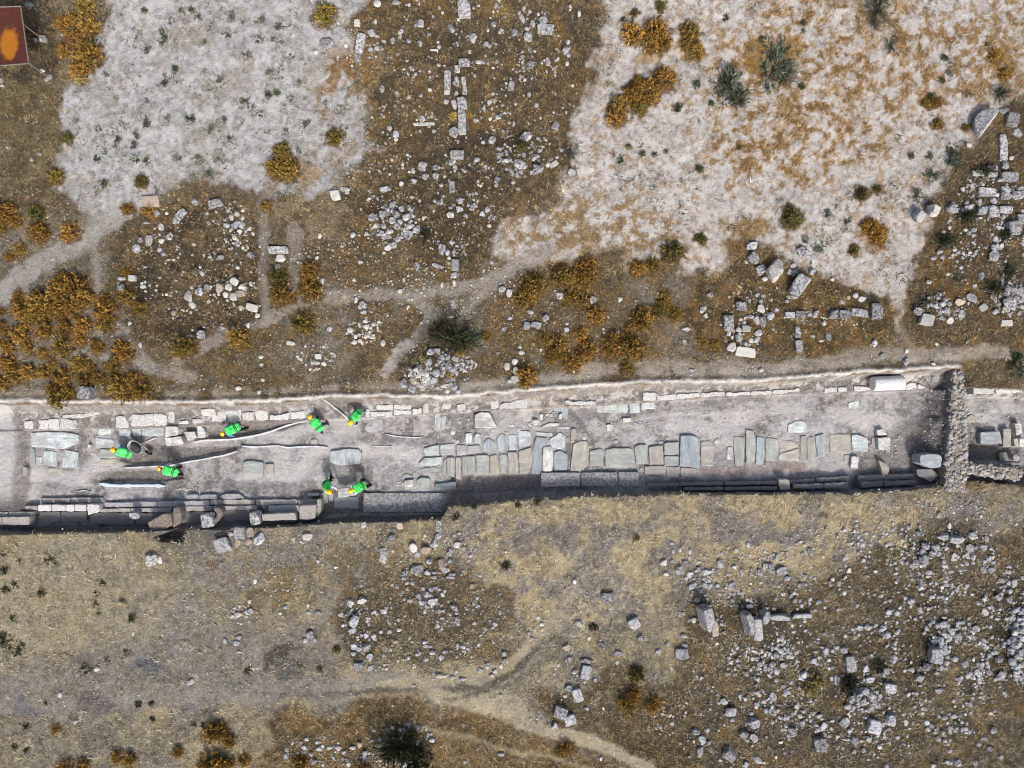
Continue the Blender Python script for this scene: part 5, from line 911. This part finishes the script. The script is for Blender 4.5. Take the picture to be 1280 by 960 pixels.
# rubble walls
WALLM = mat_simple('lime_mortar_and_earth', (.19,.17,.145), .95, .45, 6)
def masonry(nm, pts, zt, zb, label, n):
    root = link(bpy.data.objects.new(nm, None)); cx = sum(p[0] for p in pts) / len(pts); cy = sum(p[1] for p in pts) / len(pts); root.location = (cx, cy, zb); tag(root, label, 'wall')
    o = prism('wall_core', pts, zt, zb, WALLM, None, 0, .06, .06, None, .1); o.parent = root; o.location = (0, 0, 0)
    P = np.array(pts); lo, hi = P.min(0), P.max(0); V, F, C, Lc = [], [], [], []; off = 0; k = 0
    tries = 0
    while k < n and tries < n * 20:
        tries += 1; x = rnd.uniform(lo[0], hi[0]); y = rnd.uniform(lo[1], hi[1])
        d = poly_sd(np.array([x]), np.array([y]), pts)[0]
        if d < -.03: continue
        if d > .22 and rnd.random() < .45: continue
        v, f = rnd.choice(MID); s = rnd.choice((.07,.09,.11,.13,.15,.18,.24)) * rnd.uniform(.8, 1.15); a = rnd.uniform(0, 6.3); q = np.empty_like(v)
        zz = zt + rnd.uniform(-.08, .03) if d > .06 else rnd.uniform(zb + .2, zt)
        q[:,0] = (v[:,0] * math.cos(a) - v[:,1] * math.sin(a)) * s + x - cx; q[:,1] = (v[:,0] * math.sin(a) + v[:,1] * math.cos(a)) * s + y - cy; q[:,2] = v[:,2] * s * .8 + zz - zb
        V.append(q); F.append(f + off); off += len(v); t = rnd.choice('ggwwwbp' if rnd.random() < .4 else 'gwgb'); c, l = tone_of(t); C.append(np.tile(np.array(c) * np.array((.80,.77,.72)), (len(v), 1))); Lc.append(np.full(len(v), .45)); k += 1
    me = mesh_np('masonry', np.concatenate(V), np.concatenate(F)); set_col(me, np.concatenate(C)); la = me.attributes.new('Lich', 'FLOAT', 'POINT'); la.data.foreach_set('value', np.concatenate(Lc).astype(np.float32)); me.materials.append(M['rubble'])
    link(bpy.data.objects.new('masonry', me), root)
masonry('rubble_wall', [W(a, b, 0) for a, b in [(1191,462),(1203,462),(1206,500),(1209,545),(1210,580),(1206,614),(1181,616),(1182,580),(1186,530),(1190,495)]], .02, -1.1, 'rough rubble stone cross wall closing the east end of the street', 900)
masonry('rubble_wall', [W(a, b, 0) for a, b in [(1206,577),(1240,581),(1278,585),(1275,601),(1240,597),(1205,591)]], .0, -1.1, 'short rubble wall on the south side of the small east pit', 380)
# ------------------------------------------------------------------ people
def skin_mat(name, col): return mat_simple(name, col, .6, .06, 20, .3)
PM = dict(skin=skin_mat('skin', (.36,.21,.14)), helmet=mat_simple('yellow_helmet_plastic', (.85,.50,.012), .35, .04, 8, .4), band=mat_simple('grey_reflective_tape', (.03,.07,.04), .5, .1), shoe=mat_simple('dark_shoe', (.03,.028,.028)),
          blue=mat_simple('blue_cotton', (.10,.25,.60), .9, .15), lblue=mat_simple('light_blue_cotton', (.42,.53,.70), .9, .12), grey=mat_simple('grey_cotton', (.27,.28,.29), .9, .15), black=mat_simple('black_cotton', (.018,.018,.02), .9, .2), navy=mat_simple('navy_denim', (.028,.045,.13), .9, .2), white=mat_simple('white_cotton_glove', (.68,.68,.70), .9, .05), hair=mat_simple('dark_hair', (.02,.015,.012)), eye=mat_simple('dark_eye', (.02,.015,.01), .2))
def vest_mat():
    m, nt, b = new_mat('green_safety_vest', .75)
    f = noise_node(nt, N(nt, 'ShaderNodeTexCoord').outputs['Object'], 7, 3, .6)
    c = mixc(nt, ramp(nt, f, .35, .65), (.012,.52,.05), (.16,1.,.27)); nt.links.new(c, b.inputs['Base Color']); bump(nt, b, f, .12, 1.); return m
PM['vest'] = vest_mat()
def blob(name, caps, mat, parent, vox=.02, smooth=4):
    """one continuous skin round tapered capsules (a, ra, b, rb)"""
    bm = bmesh.new()
    for a, ra, b, rb in caps:
        a = Vector(a); b = Vector(b); d = b - a; L = d.length
        if L < 1e-5: d = Vector((0, 0, 1))
        rot = Vector((0, 0, 1)).rotation_difference(d.normalized()).to_matrix().to_4x4(); n = 14
        prof = [(-ra * math.cos(t), ra * math.sin(t)) for t in (PI * k / 10 for k in range(0, 6))] + [(L + rb * math.sin(t), rb * math.cos(t)) for t in (PI * k / 10 for k in range(0, 6))]
        rings = []
        for z, r in prof:
            r = max(r, 1e-4); rings.append([bm.verts.new(Matrix.Translation(a) @ rot @ Vector((r * math.cos(2 * PI * i / n), r * math.sin(2 * PI * i / n), z))) for i in range(n)])
        for p, q in zip(rings[:-1], rings[1:]):
            for i in range(n): bm.faces.new((p[i], p[(i+1)%n], q[(i+1)%n], q[i]))
        bm.faces.new(rings[0][::-1]); bm.faces.new(rings[-1])
    o = from_bm(name, bm, mat, None)
    md = o.modifiers.new('r', 'REMESH'); md.mode = 'VOXEL'; md.voxel_size = vox; md.use_smooth_shade = True
    if smooth:
        ms = o.modifiers.new('s', 'SMOOTH'); ms.factor = .5; ms.iterations = smooth
    dg = bpy.context.evaluated_depsgraph_get(); me = bpy.data.meshes.new_from_object(o.evaluated_get(dg)); me.name = name
    old = o.data; o.modifiers.clear(); o.data = me; bpy.data.meshes.remove(old)
    if not me.materials: me.materials.append(mat)
    o.parent = parent; return o
def person(px, py, face_deg, label, bend=15, hip=.88, kneel=False, shirt='lblue', trousers='black', hands='skin', reach=(.45, .55), hand_z=.12, spread=.2, hand_lat=.16, zf=None, head_turn=0, sleeves=True):
    """px, py: the pelvis on the photograph; face_deg: compass turn of the trunk; bend: trunk angle above the horizontal"""
    z0 = floor_at(px, py) if zf is None else zf
    x, y = W(px, py, z0 + hip); root = link(bpy.data.objects.new('person', None)); root.location = (x, y, z0); root.rotation_euler = (0, 0, math.radians(face_deg)); root.empty_display_size = .2; root.scale = (.98,) * 3
    tag(root, label, 'person', 'excavation workers in green vests')
    b = math.radians(bend); d = Vector((math.cos(b), 0, math.sin(b))); up = Vector((-math.sin(b), 0, math.cos(b)))
    pel = Vector((0, 0, hip)); wa = pel + d * .2; ch = pel + d * .40; sh = pel + d * .49
    nk = sh + d * .10 + up * .02; hd = nk + (d + Vector((0, head_turn, -.12))).normalized() * .13
    hips = [pel + Vector((0, s * .09, 0)) for s in (-1, 1)]; shd = [sh + Vector((0, s * .185, -.02)) for s in (-1, 1)]
    if kneel: knees = [Vector((.30, -.14, .10)), Vector((.34, .16, .42))]; ank = [Vector((-.12, -.15, .09)), Vector((.26, .17, .09))]
    else: knees = [Vector((.10, -spread * .8, hip * .52)), Vector((.02, spread * .8, hip * .52))]; ank = [Vector((.02, -spread, .09)), Vector((-.16, spread, .09))]
    toes = [a + Vector((.17, s * .03, -.045)) for a, s in zip(ank, (-1, 1))]
    wr = [Vector((sh.x + reach[0] - .30 + .1, -hand_lat, hand_z + .16)), Vector((sh.x + reach[1] - .30 + .1, hand_lat, hand_z + .16))]
    el = []
    for s_, w_, sg in zip(shd, wr, (-1, 1)):
        m = (s_ + w_) / 2; L = (w_ - s_).length
        if L > .54: w_[:] = s_ + (w_ - s_) * (.54 / L); m = (s_ + w_) / 2; L = .54
        off = math.sqrt(max(0, .275 ** 2 - (L / 2) ** 2)); el.append(m + Vector((-.5, sg * .8, .15)).normalized() * off)
    # continuous body: trunk, limbs, neck, head with nose and ears, hands with fingers
    caps = [(hips[0], .115, hips[1], .115), (pel, .125, wa, .115), (wa + Vector((0,-.05,0)), .105, ch + Vector((0,-.08,0)), .12), (wa + Vector((0,.05,0)), .105, ch + Vector((0,.08,0)), .12), (shd[0], .06, shd[1], .06), (ch, .13, sh, .09), (sh, .06, nk, .055), (nk, .055, hd, .07)]
    hu = Vector((0, 0, 1)) * .3 + up; hf = d.cross(Vector((0, 1, 0))); hf = -up
    caps += [(hd - d * .02, .09, hd + d * .045, .088), (hd + hf * .03 - d * .03, .07, hd + hf * .05 - d * .06, .05), (hd + hf * .085 - d * .005, .014, hd + hf * .11 - d * .03, .018)]
    caps += [(hd + Vector((0, s * .085, 0)) - d * .025, .018, hd + Vector((0, s * .092, 0)) + d * .02, .02) for s in (-1, 1)]
    for i in (0, 1):
        caps += [(hips[i], .10, knees[i], .062), (knees[i], .06, ank[i], .042), (ank[i] + Vector((-.04, 0, -.03)), .04, toes[i], .035)]
        caps += [(shd[i], .058, el[i], .045), (el[i], .044, wr[i], .03)]
    parts_hands = []
    for i, sg in zip((0, 1), (-1, 1)):
        f = (wr[i] - el[i]).normalized(); side = f.cross(Vector((1, 0, 0))).normalized(); 
        if side.length < .1: side = Vector((0, 1, 0))
        pal = f.cross(side)
        parts_hands += [(wr[i] + side * q, .022, wr[i] + f * .075 + side * q * 1.6, .019) for q in (-.018, .018)]
        for j, (q, ln) in enumerate(((-.033, .062), (-.011, .075), (.011, .07), (.033, .055))):
            a = wr[i] + f * .085 + side * q; m = a + f * ln * .6 + pal * .012; e = m + f * ln * .45 + pal * .035
            parts_hands += [(a, .0105, m, .0095), (m, .0095, e, .008)]
        a = wr[i] + f * .02 - side * .03 * 1; m = a - side * .03 + f * .04; parts_hands += [(a, .013, m, .011), (m, .011, m + f * .035 + pal * .012, .0095)]
    if hands == 'skin': caps += parts_hands
    blob('body', caps, PM['skin'], root, .0105, 2)
    if hands == 'white':
        for i in (0, 1):
            k = len(parts_hands) // 2
            blob('glove', [(a, ra + .004, b_, rb + .004) for a, ra, b_, rb in parts_hands[i * k:(i + 1) * k]] + [(wr[i] - (wr[i] - el[i]).normalized() * .03, .036, wr[i], .034)], PM['white'], root, .009, 1)
    blob('shirt', [(wa + Vector((0,-.06,0)), .12, ch + Vector((0,-.09,0)), .132), (wa + Vector((0,.06,0)), .12, ch + Vector((0,.09,0)), .132), (shd[0], .072, shd[1], .072), (ch, .14, sh, .085)] + [c for i in (0, 1) for c in ((shd[i], .074, el[i], .058), (el[i], .057, wr[i] - (wr[i] - el[i]) * .12, .042))], PM[shirt], root, .017, 3)
    blob('trousers', [(hips[0], .133, hips[1], .133), (pel, .14, pel + d * .1, .13)] + [c for i in (0, 1) for c in ((hips[i], .118, knees[i], .08), (knees[i], .079, ank[i] + Vector((0, 0, .03)), .062))], PM[trousers], root, .018, 3)
    for i in (0, 1): blob('shoe', [(ank[i] + Vector((-.05, 0, -.035)), .052, ank[i] + Vector((.06, 0, -.03)), .05), (ank[i], .05, ank[i] + Vector((0, 0, .05)), .048), (ank[i] + Vector((.06, 0, -.035)), .05, toes[i], .043)], PM['shoe'], root, .014, 2)
    a0 = pel - d * .03
    v = blob('vest', [(a0 + Vector((0,-.08,0)), .150, ch + Vector((0,-.10,0)), .150), (a0 + Vector((0,.08,0)), .150, ch + Vector((0,.10,0)), .150), (a0, .152, ch, .16), (ch + Vector((0,-.10,0)), .142, sh + Vector((0,-.14,-.01)), .088), (ch + Vector((0,.10,0)), .142, sh + Vector((0,.14,-.01)), .088), (sh + Vector((0,-.12,0)), .088, sh + Vector((0,.12,0)), .088)], PM['vest'], root, .018, 3)
    # reflective tape: two loops round the lower trunk
    for t0 in (.03, .10):
        bm = bmesh.new(); n = 40; rings = []
        for off in (-.019, .019):
            c = pel + d * (t0 + off); rings.append([bm.verts.new(c + Vector((0, 1, 0)) * (.246 * math.copysign(abs(math.cos(2*PI*i/n)) ** .8, math.cos(2*PI*i/n))) + up * (.174 * math.copysign(abs(math.sin(2*PI*i/n)) ** .8, math.sin(2*PI*i/n)))) for i in range(n)])
        for i in range(n): bm.faces.new((rings[0][i], rings[0][(i+1)%n], rings[1][(i+1)%n], rings[1][i]))
        from_bm('reflective_tape', bm, PM['band'], root)
    # helmet: shell with ridge and a brim
    hc = hd + d * .035; ax = (d + up * .25).normalized(); bm = bmesh.new(); n = 28; rings = []
    rot = Vector((0, 0, 1)).rotation_difference((ax + Vector((0,0,.35))).normalized()).to_matrix().to_4x4()
    for k in range(9):
        t = PI / 2 * k / 8; rings.append([bm.verts.new(Matrix.Translation(hc) @ rot @ Vector((.145 * math.cos(t) * math.cos(2*PI*i/n), .122 * math.cos(t) * math.sin(2*PI*i/n), .115 * math.sin(t) + (.008 if abs(math.sin(2*PI*i/n)) < .25 else 0)))) if k < 8 else None for i in range(n)])
    top = bm.verts.new(Matrix.Translation(hc) @ rot @ Vector((0, 0, .125)))
    for a, c in zip(rings[:7], rings[1:8]):
        for i in range(n): bm.faces.new((a[i], a[(i+1)%n], c[(i+1)%n], c[i]))
    for i in range(n): bm.faces.new((rings[7][i], rings[7][(i+1)%n], top))
    hm = from_bm('hard_hat', bm, PM['helmet'], root, True)
    bm = bmesh.new(); r0 = [bm.verts.new(Matrix.Translation(hc) @ rot @ Vector((.143 * math.cos(2*PI*i/n), .12 * math.sin(2*PI*i/n), .004))) for i in range(n)]
    r1 = [bm.verts.new(Matrix.Translation(hc) @ rot @ Vector(((.165 + .035 * max(0, -math.cos(2*PI*i/n))) * math.cos(2*PI*i/n), .138 * math.sin(2*PI*i/n), -.006))) for i in range(n)]
    r2 = [bm.verts.new(Matrix.Translation(hc) @ rot @ Vector((.143 * math.cos(2*PI*i/n), .12 * math.sin(2*PI*i/n), -.012))) for i in range(n)]
    for a, c in ((r0, r1), (r1, r2)):
        for i in range(n): bm.faces.new((a[i], a[(i+1)%n], c[(i+1)%n], c[i]))
    from_bm('brim', bm, PM['helmet'], hm, True)
    blob('hair', [(hd + up * .03 - d * .02, .088, hd + up * .035 - d * .045, .07)], PM['hair'], root, .014, 1)
    for s in (-1, 1): blob('eye', [(hd + hf * .082 + Vector((0, s * .032, 0)) + d * .015, .012, hd + hf * .083 + Vector((0, s * .032, 0)) + d * .015, .012)], PM['eye'], root, .006, 0)
    return root, [r for r in wr]
PEO = [person(160,567.5,152,'kneeling worker with blue sleeves and a grey wheelbarrow behind', 38, .50, True, 'blue', 'black', reach=(.5,.35), hand_z=.0),
 person(218,590.5,163,'worker in black trousers and light blue sleeves bent over a white strip', 12, .88, False, 'lblue', 'black', reach=(.25,.2), hand_z=.15, hand_lat=.3),
 person(295.5,534,207,'worker stooping by the kerb, one blue sleeve reaching to the white strip', 15, .85, False, 'blue', 'black', reach=(.15,.25), hand_z=.1, hand_lat=.3),
 person(399.5,535,127,'worker in navy trousers stooping at the end of the long white strip', 14, .85, False, 'black', 'navy', 'white', reach=(.42,.42), hand_z=.1, spread=.26),
 person(447.5,516,240,'crouching worker in white gloves at the end of the slanting strip', 40, .55, False, 'black', 'grey', 'white', reach=(.5,.5), hand_z=.1),
 person(407.5,604,310,'carrier with light blue sleeves at the left end of the raised grey slab', 50, .86, False, 'lblue', 'black', reach=(.55,.55), hand_z=.5, hand_lat=.17),
 person(453,607,202,'carrier with white sleeves at the right end of the raised grey slab', 46, .86, False, 'lblue', 'black', reach=(.5,.5), hand_z=.5, hand_lat=.17)]
# the carried slab
z = floor_at(433, 608) + .62
o = prism('carried_slab', [W(a, b, z) for a, b in [(422.5,611),(430,609.4),(446,608.5),(446.5,618.5),(436,621),(422,622)]], z, z - .09, M['mx'], (.40,.42,.40), 0, jit=.012); tag(o, 'pale grey marble slab held up between two workers', 'marble slab')

# ------------------------------------------------------------------ wheelbarrow
def tube(bm, pts, r, n=8):
    rings = []
    for i, p in enumerate(pts):
        a = Vector(pts[max(0, i-1)]); b = Vector(pts[min(len(pts)-1, i+1)]); q = Vector((0,0,1)).rotation_difference((b - a).normalized()).to_matrix()
        rings.append([bm.verts.new(Vector(p) + q @ Vector((r * math.cos(2*PI*k/n), r * math.sin(2*PI*k/n), 0))) for k in range(n)])
    for a, b in zip(rings[:-1], rings[1:]):
        for k in range(n): bm.faces.new((a[k], a[(k+1)%n], b[(k+1)%n], b[k]))
    bm.faces.new(rings[0]); bm.faces.new(rings[-1])
steel = mat_simple('grey_galvanised_steel', (.33,.345,.335), .5, .2, 9, .4); rubber = mat_simple('black_rubber', (.014,.014,.015), .8)
zf = floor_at(168, 559); x, y = W(168, 558, zf + .5); root = link(bpy.data.objects.new('wheelbarrow', None)); root.location = (x, y, zf); root.rotation_euler = (0, 0, math.radians(-32)); tag(root, 'grey steel wheelbarrow with a black tyre and dark soil, right behind the kneeling worker', 'wheelbarrow')
bm = bmesh.new(); n = 36; prof = [(.20, .13, .26), (.30, .2, .40), (.385, .27, .56), (.405, .285, .57), (.41, .29, .555)]; rings = []
for a, b, zz in prof: rings.append([bm.verts.new((a * math.copysign(abs(math.cos(2*PI*i/n)) ** .75, math.cos(2*PI*i/n)) + (zz - .26) * .25, b * math.copysign(abs(math.sin(2*PI*i/n)) ** .75, math.sin(2*PI*i/n)), zz)) for i in range(n)])
for a, b in zip(rings[:-1], rings[1:]):
    for i in range(n): bm.faces.new((a[i], a[(i+1)%n], b[(i+1)%n], b[i]))
bm.faces.new(rings[0]); tray = from_bm('tray', bm, steel, root, True)
o = blob('soil_load', [(Vector((-.1,.02,.44)), .15, Vector((.16,-.02,.46)), .15), (Vector((.0,.08,.44)), .1, Vector((.1,.06,.5)), .07)], mat_simple('dark_soil', (.05,.047,.045), .95, .4), root, .03, 0)
for s in (-1, 1):
    bm = bmesh.new(); tube(bm, [(.66, s*.07, .2), (.3, s*.16, .25), (-.3, s*.24, .38), (-.75, s*.28, .55)], .018); from_bm('handle', bm, steel, root, True)
    bm = bmesh.new(); tube(bm, [(-.2, s*.2, .34), (-.3, s*.22, .02), (-.2, s*.22, .01)], .016); from_bm('leg', bm, steel, root, True)
bm = bmesh.new(); n = 28; rings = []
for i in range(n):
    t = 2*PI*i/n; c = Vector((.66 + .145*math.cos(t), 0, .19 + .145*math.sin(t))); rings.append([bm.verts.new(c + Vector((math.cos(t)*math.cos(u), 0, math.sin(t)*math.cos(u))) * .045 + Vector((0, math.sin(u) * .045, 0))) for u in (2*PI*k/10 for k in range(10))])
for i in range(n):
    for k in range(10): bm.faces.new((rings[i][k], rings[(i+1)%n][k], rings[(i+1)%n][(k+1)%10], rings[i][(k+1)%10]))
whl = link(bpy.data.objects.new('wheel', None), root); from_bm('tyre', bm, rubber, whl, True)
bm = bmesh.new(); bmesh.ops.create_cone(bm, cap_ends=True, segments=24, radius1=.105, radius2=.105, depth=.05, matrix=Matrix.Translation((.66, 0, .19)) @ Matrix.Rotation(PI/2, 4, 'X')); from_bm('rim', bm, steel, whl)

# ------------------------------------------------------------------ white strips laid along the digging edges
strip_m = mat_simple('white_sheet_fabric', (.40,.41,.435), .8, .22, 6); sheet_m = mat_simple('pale_blue_sheet', (.37,.435,.52), .7, .22, 5)
def strip(pts, wpx, label, mat=strip_m, hh=.12, nm='fabric_strip', thin=1.):
    P = [Vector(p) for p in pts]; Q = []
    for a, b in zip(P[:-1], P[1:]):
        k = max(1, int((b - a).length / 2.2)); Q += [a.lerp(b, j / k) for j in range(k)]
    Q.append(P[-1])
    for _ in range(3): Q = [Q[0]] + [(Q[i-1] + Q[i] * 2 + Q[i+1]) / 4 for i in range(1, len(Q)-1)] + [Q[-1]]
    bm = bmesh.new(); rings = []
    for i, q in enumerate(Q):
        zf = floor_at(q.x, q.y); c = Vector((*W(q.x, q.y, zf + .08), 0)); a = Q[max(0, i-1)]; b = Q[min(len(Q)-1, i+1)]; t = Vector((b.x - a.x, a.y - b.y, 0)).normalized(); nn = Vector((-t.y, t.x, 0))
        if nn.y < 0: nn = -nn
        w = wpx * .74 / S / 2 * (.8 + .45 * mnoise.noise(Vector((q.x * .11, 3, q.y))) + .25 * mnoise.noise(Vector((q.x * .5, 9, q.y)))); tp = min(1, min(i, len(Q) - 1 - i) / 4 + .45); w *= tp
        h1 = hh * (.85 + .35 * mnoise.noise(Vector((q.x * .3, q.y, 5))))
        rings.append([bm.verts.new((c.x + nn.x * u, c.y + nn.y * u, zf + v)) for u, v in ((w, -.1), (w, h1), (w * .55, h1 * 1.02), (-w * .2, h1 * .62), (-w * .8, h1 * .45), (-w, .02), (-w * 1.02, -.1))])
    for a, b in zip(rings[:-1], rings[1:]):
        for k in range(6): bm.faces.new((a[k], b[k], b[k+1], a[k+1]))
    bm.faces.new(rings[0]); bm.faces.new(rings[-1][::-1])
    o = from_bm(nm, bm, mat, None, True); tag(o, label, 'fabric strip'); return o
strip([(242,553),(255,550.5),(270,550),(290,549.3),(306,547),(322,544),(340,539),(357,532.5),(372,528.5),(384,525.8)], 4.2, 'longest white strip, curving from the white blocks up to the worker in navy trousers')
strip([(155,585),(175,584),(190,583.2),(208,583),(222,580),(237,577),(250,575),(265,572),(282,569),(296,564)], 3.4, 'white strip running under the stooping worker toward the green grey slab')
strip([(301,557.5),(316,559),(333,558),(350,557),(357,560),(370,558.8),(382,558.5),(396,558),(409,559.5)], 3.6, 'nearly straight white strip in the middle of the street')
strip([(401.5,498.5),(410,503),(417,509),(425,515),(432,521),(439,530)], 3.6, 'slanting white strip from the north cut down to the crouching worker')
strip([(481,542.5),(490,544.5),(499,546),(514,546.8),(528,547)], 2.0, 'thin white strip right of the crouching worker', hh=.07)
strip([(464,558),(476,558.5),(490,558)], 1.5, 'short thin white strip above the striped slab gap', hh=.05)
strip([(180,553),(186,551),(194,547)], 2.2, 'short white strip behind the wheelbarrow', hh=.08)
strip([(124,605),(135,606.5),(150,607.5),(167,607),(185,607),(206,607.5)], 7.0, 'wide pale blue folded sheet lying along the edge below the stooping worker', sheet_m, .16, 'folded_sheet')
strip([(92,613.5),(99,614.5),(106,612.5),(113,615)], 1.8, 'crumpled thin pale strip left of the folded sheet', hh=.07)

# ------------------------------------------------------------------ rusty canopy at the upper left
rust, nt, b = new_mat('rusted_maroon_sheet', .75)
tc = N(nt, 'ShaderNodeTexCoord').outputs['Object']; sp = N(nt, 'ShaderNodeVectorMath', operation='DISTANCE'); nt.links.new(tc, sp.inputs[0]); sp.inputs[1].default_value = (.42, -.32, 0)
mp = N(nt, 'ShaderNodeMapping'); mp.inputs['Scale'].default_value = (1.1, .6, .5); nt.links.new(tc, mp.inputs['Vector']); nt.links.new(mp.outputs[0], sp.inputs[0]); sp.inputs[1].default_value = (.34, -.2, .62)
nf = noise_node(nt, tc, 2.2, 5, .6); ad = N(nt, 'ShaderNodeMath', operation='MULTIPLY_ADD'); nt.links.new(nf, ad.inputs[0]); ad.inputs[1].default_value = .55; nt.links.new(sp.outputs['Value'], ad.inputs[2])
c = mixc(nt, ramp(nt, ad.outputs[0], .68, .84), (.55,.22,.028), (.13,.045,.036)); c = mixc(nt, ramp(nt, noise_node(nt, tc, 7, 6, .7), .55, .75), c, (.28,.12,.05)); nt.links.new(c, b.inputs['Base Color'])
zc = 1.35; hz = hpt(*W(40, 60)); root = link(bpy.data.objects.new('metal_canopy', None)); cx, cy = W(2, 45, zc); root.location = (cx, cy, hz); tag(root, 'rust maroon sheet metal canopy with an orange stain on thin steel legs', 'canopy')
cor = [W(-34, 10, zc), W(26, 8, zc), W(36, 79.5, zc), W(-28, 84, zc)]; cor = [Vector((p[0] - cx, p[1] - cy, zc - hz)) for p in cor]
bm = bmesh.new(); n = 14; g = [[None] * (n + 1) for _ in range(n + 1)]
for i in range(n + 1):
    for j in range(n + 1):
        u, v = i / n, j / n; p = cor[0].lerp(cor[1], u).lerp(cor[3].lerp(cor[2], u), v); p.z -= .07 * math.sin(PI * u) * math.sin(PI * v) + .012 * mnoise.noise(p * 3); g[i][j] = bm.verts.new(p)
for i in range(n):
    for j in range(n): bm.faces.new((g[i][j], g[i+1][j], g[i+1][j+1], g[i][j+1]))
bmesh.ops.solidify(bm, geom=bm.faces[:], thickness=.012); from_bm('roof_sheet', bm, rust, root)
frame_m = mat_simple('weathered_steel', (.17,.15,.135), .6, .3, 10)
for i in range(4):
    bm = bmesh.new(); a, b2 = cor[i], cor[(i+1)%4]; tube(bm, [a + Vector((0,0,.01)), a.lerp(b2, .5) + Vector((0,0,.008)), b2 + Vector((0,0,.01))], .03, 6); from_bm('frame', bm, frame_m, root)
conc = mat_simple('pale_concrete', (.27,.27,.275))
for t in (cor[1].lerp(cor[2], .32), cor[2], cor[3], cor[0].lerp(cor[3], .3)):
    bm = bmesh.new(); tube(bm, [t, Vector((t.x, t.y, .02))], .03, 8); lg = from_bm('leg', bm, frame_m, root)
    bm = bmesh.new(); bmesh.ops.create_cube(bm, size=1, matrix=Matrix.Translation((t.x + .02, t.y, .08)) @ Matrix.Diagonal((.24, .22, .2, 1))); bmesh.ops.bevel(bm, geom=bm.edges[:], offset=.03, segments=2, affect='EDGES'); from_bm('footing', bm, conc, lg)
# ------------------------------------------------------------------ light, sky, camera
sun_dir = Vector((.30, -.95, 0)).normalized(); elev = math.radians(45)
d = Vector((sun_dir.x * math.cos(elev), sun_dir.y * math.cos(elev), math.sin(elev)))
sl = bpy.data.lights.new('sun', 'SUN'); sl.energy = 2.7; sl.angle = math.radians(8.0); sl.color = (1, .97, .925)
so_ = link(bpy.data.objects.new('sun', sl)); so_.rotation_euler = d.to_track_quat('Z', 'Y').to_euler(); so_.location = d * 60
w = bpy.data.worlds.new('World'); SC.world = w; w.use_nodes = True; nt = w.node_tree
sky = nt.nodes.new('ShaderNodeTexSky'); sky.sky_type = 'NISHITA'; sky.sun_disc = False; sky.sun_elevation = elev; sky.sun_rotation = math.atan2(sun_dir.x, sun_dir.y); sky.air_density = 1.; sky.dust_density = 6.
bg = nt.nodes['Background']; nt.links.new(sky.outputs[0], bg.inputs[0]); bg.inputs[1].default_value = .14
cam = bpy.data.cameras.new('camera'); cam.lens = 24; cam.sensor_width = 36; cam.clip_end = 30000; cam.clip_start = .5
co = link(bpy.data.objects.new('camera', cam)); co.location = (0, 0, H); SC.camera = co
vs = SC.view_settings; vs.view_transform = 'Standard'; vs.look = 'None'; vs.gamma = 1; vs.exposure = .33; vs.use_curve_mapping = False
SC.cycles.filter_width = 1.0; SC.cycles.max_bounces = 4; SC.cycles.diffuse_bounces = 2
finish_labels()
for o in COL.objects:
    if o.parent is None and o.get('category') and not o.get('kind'): o['kind'] = 'thing'
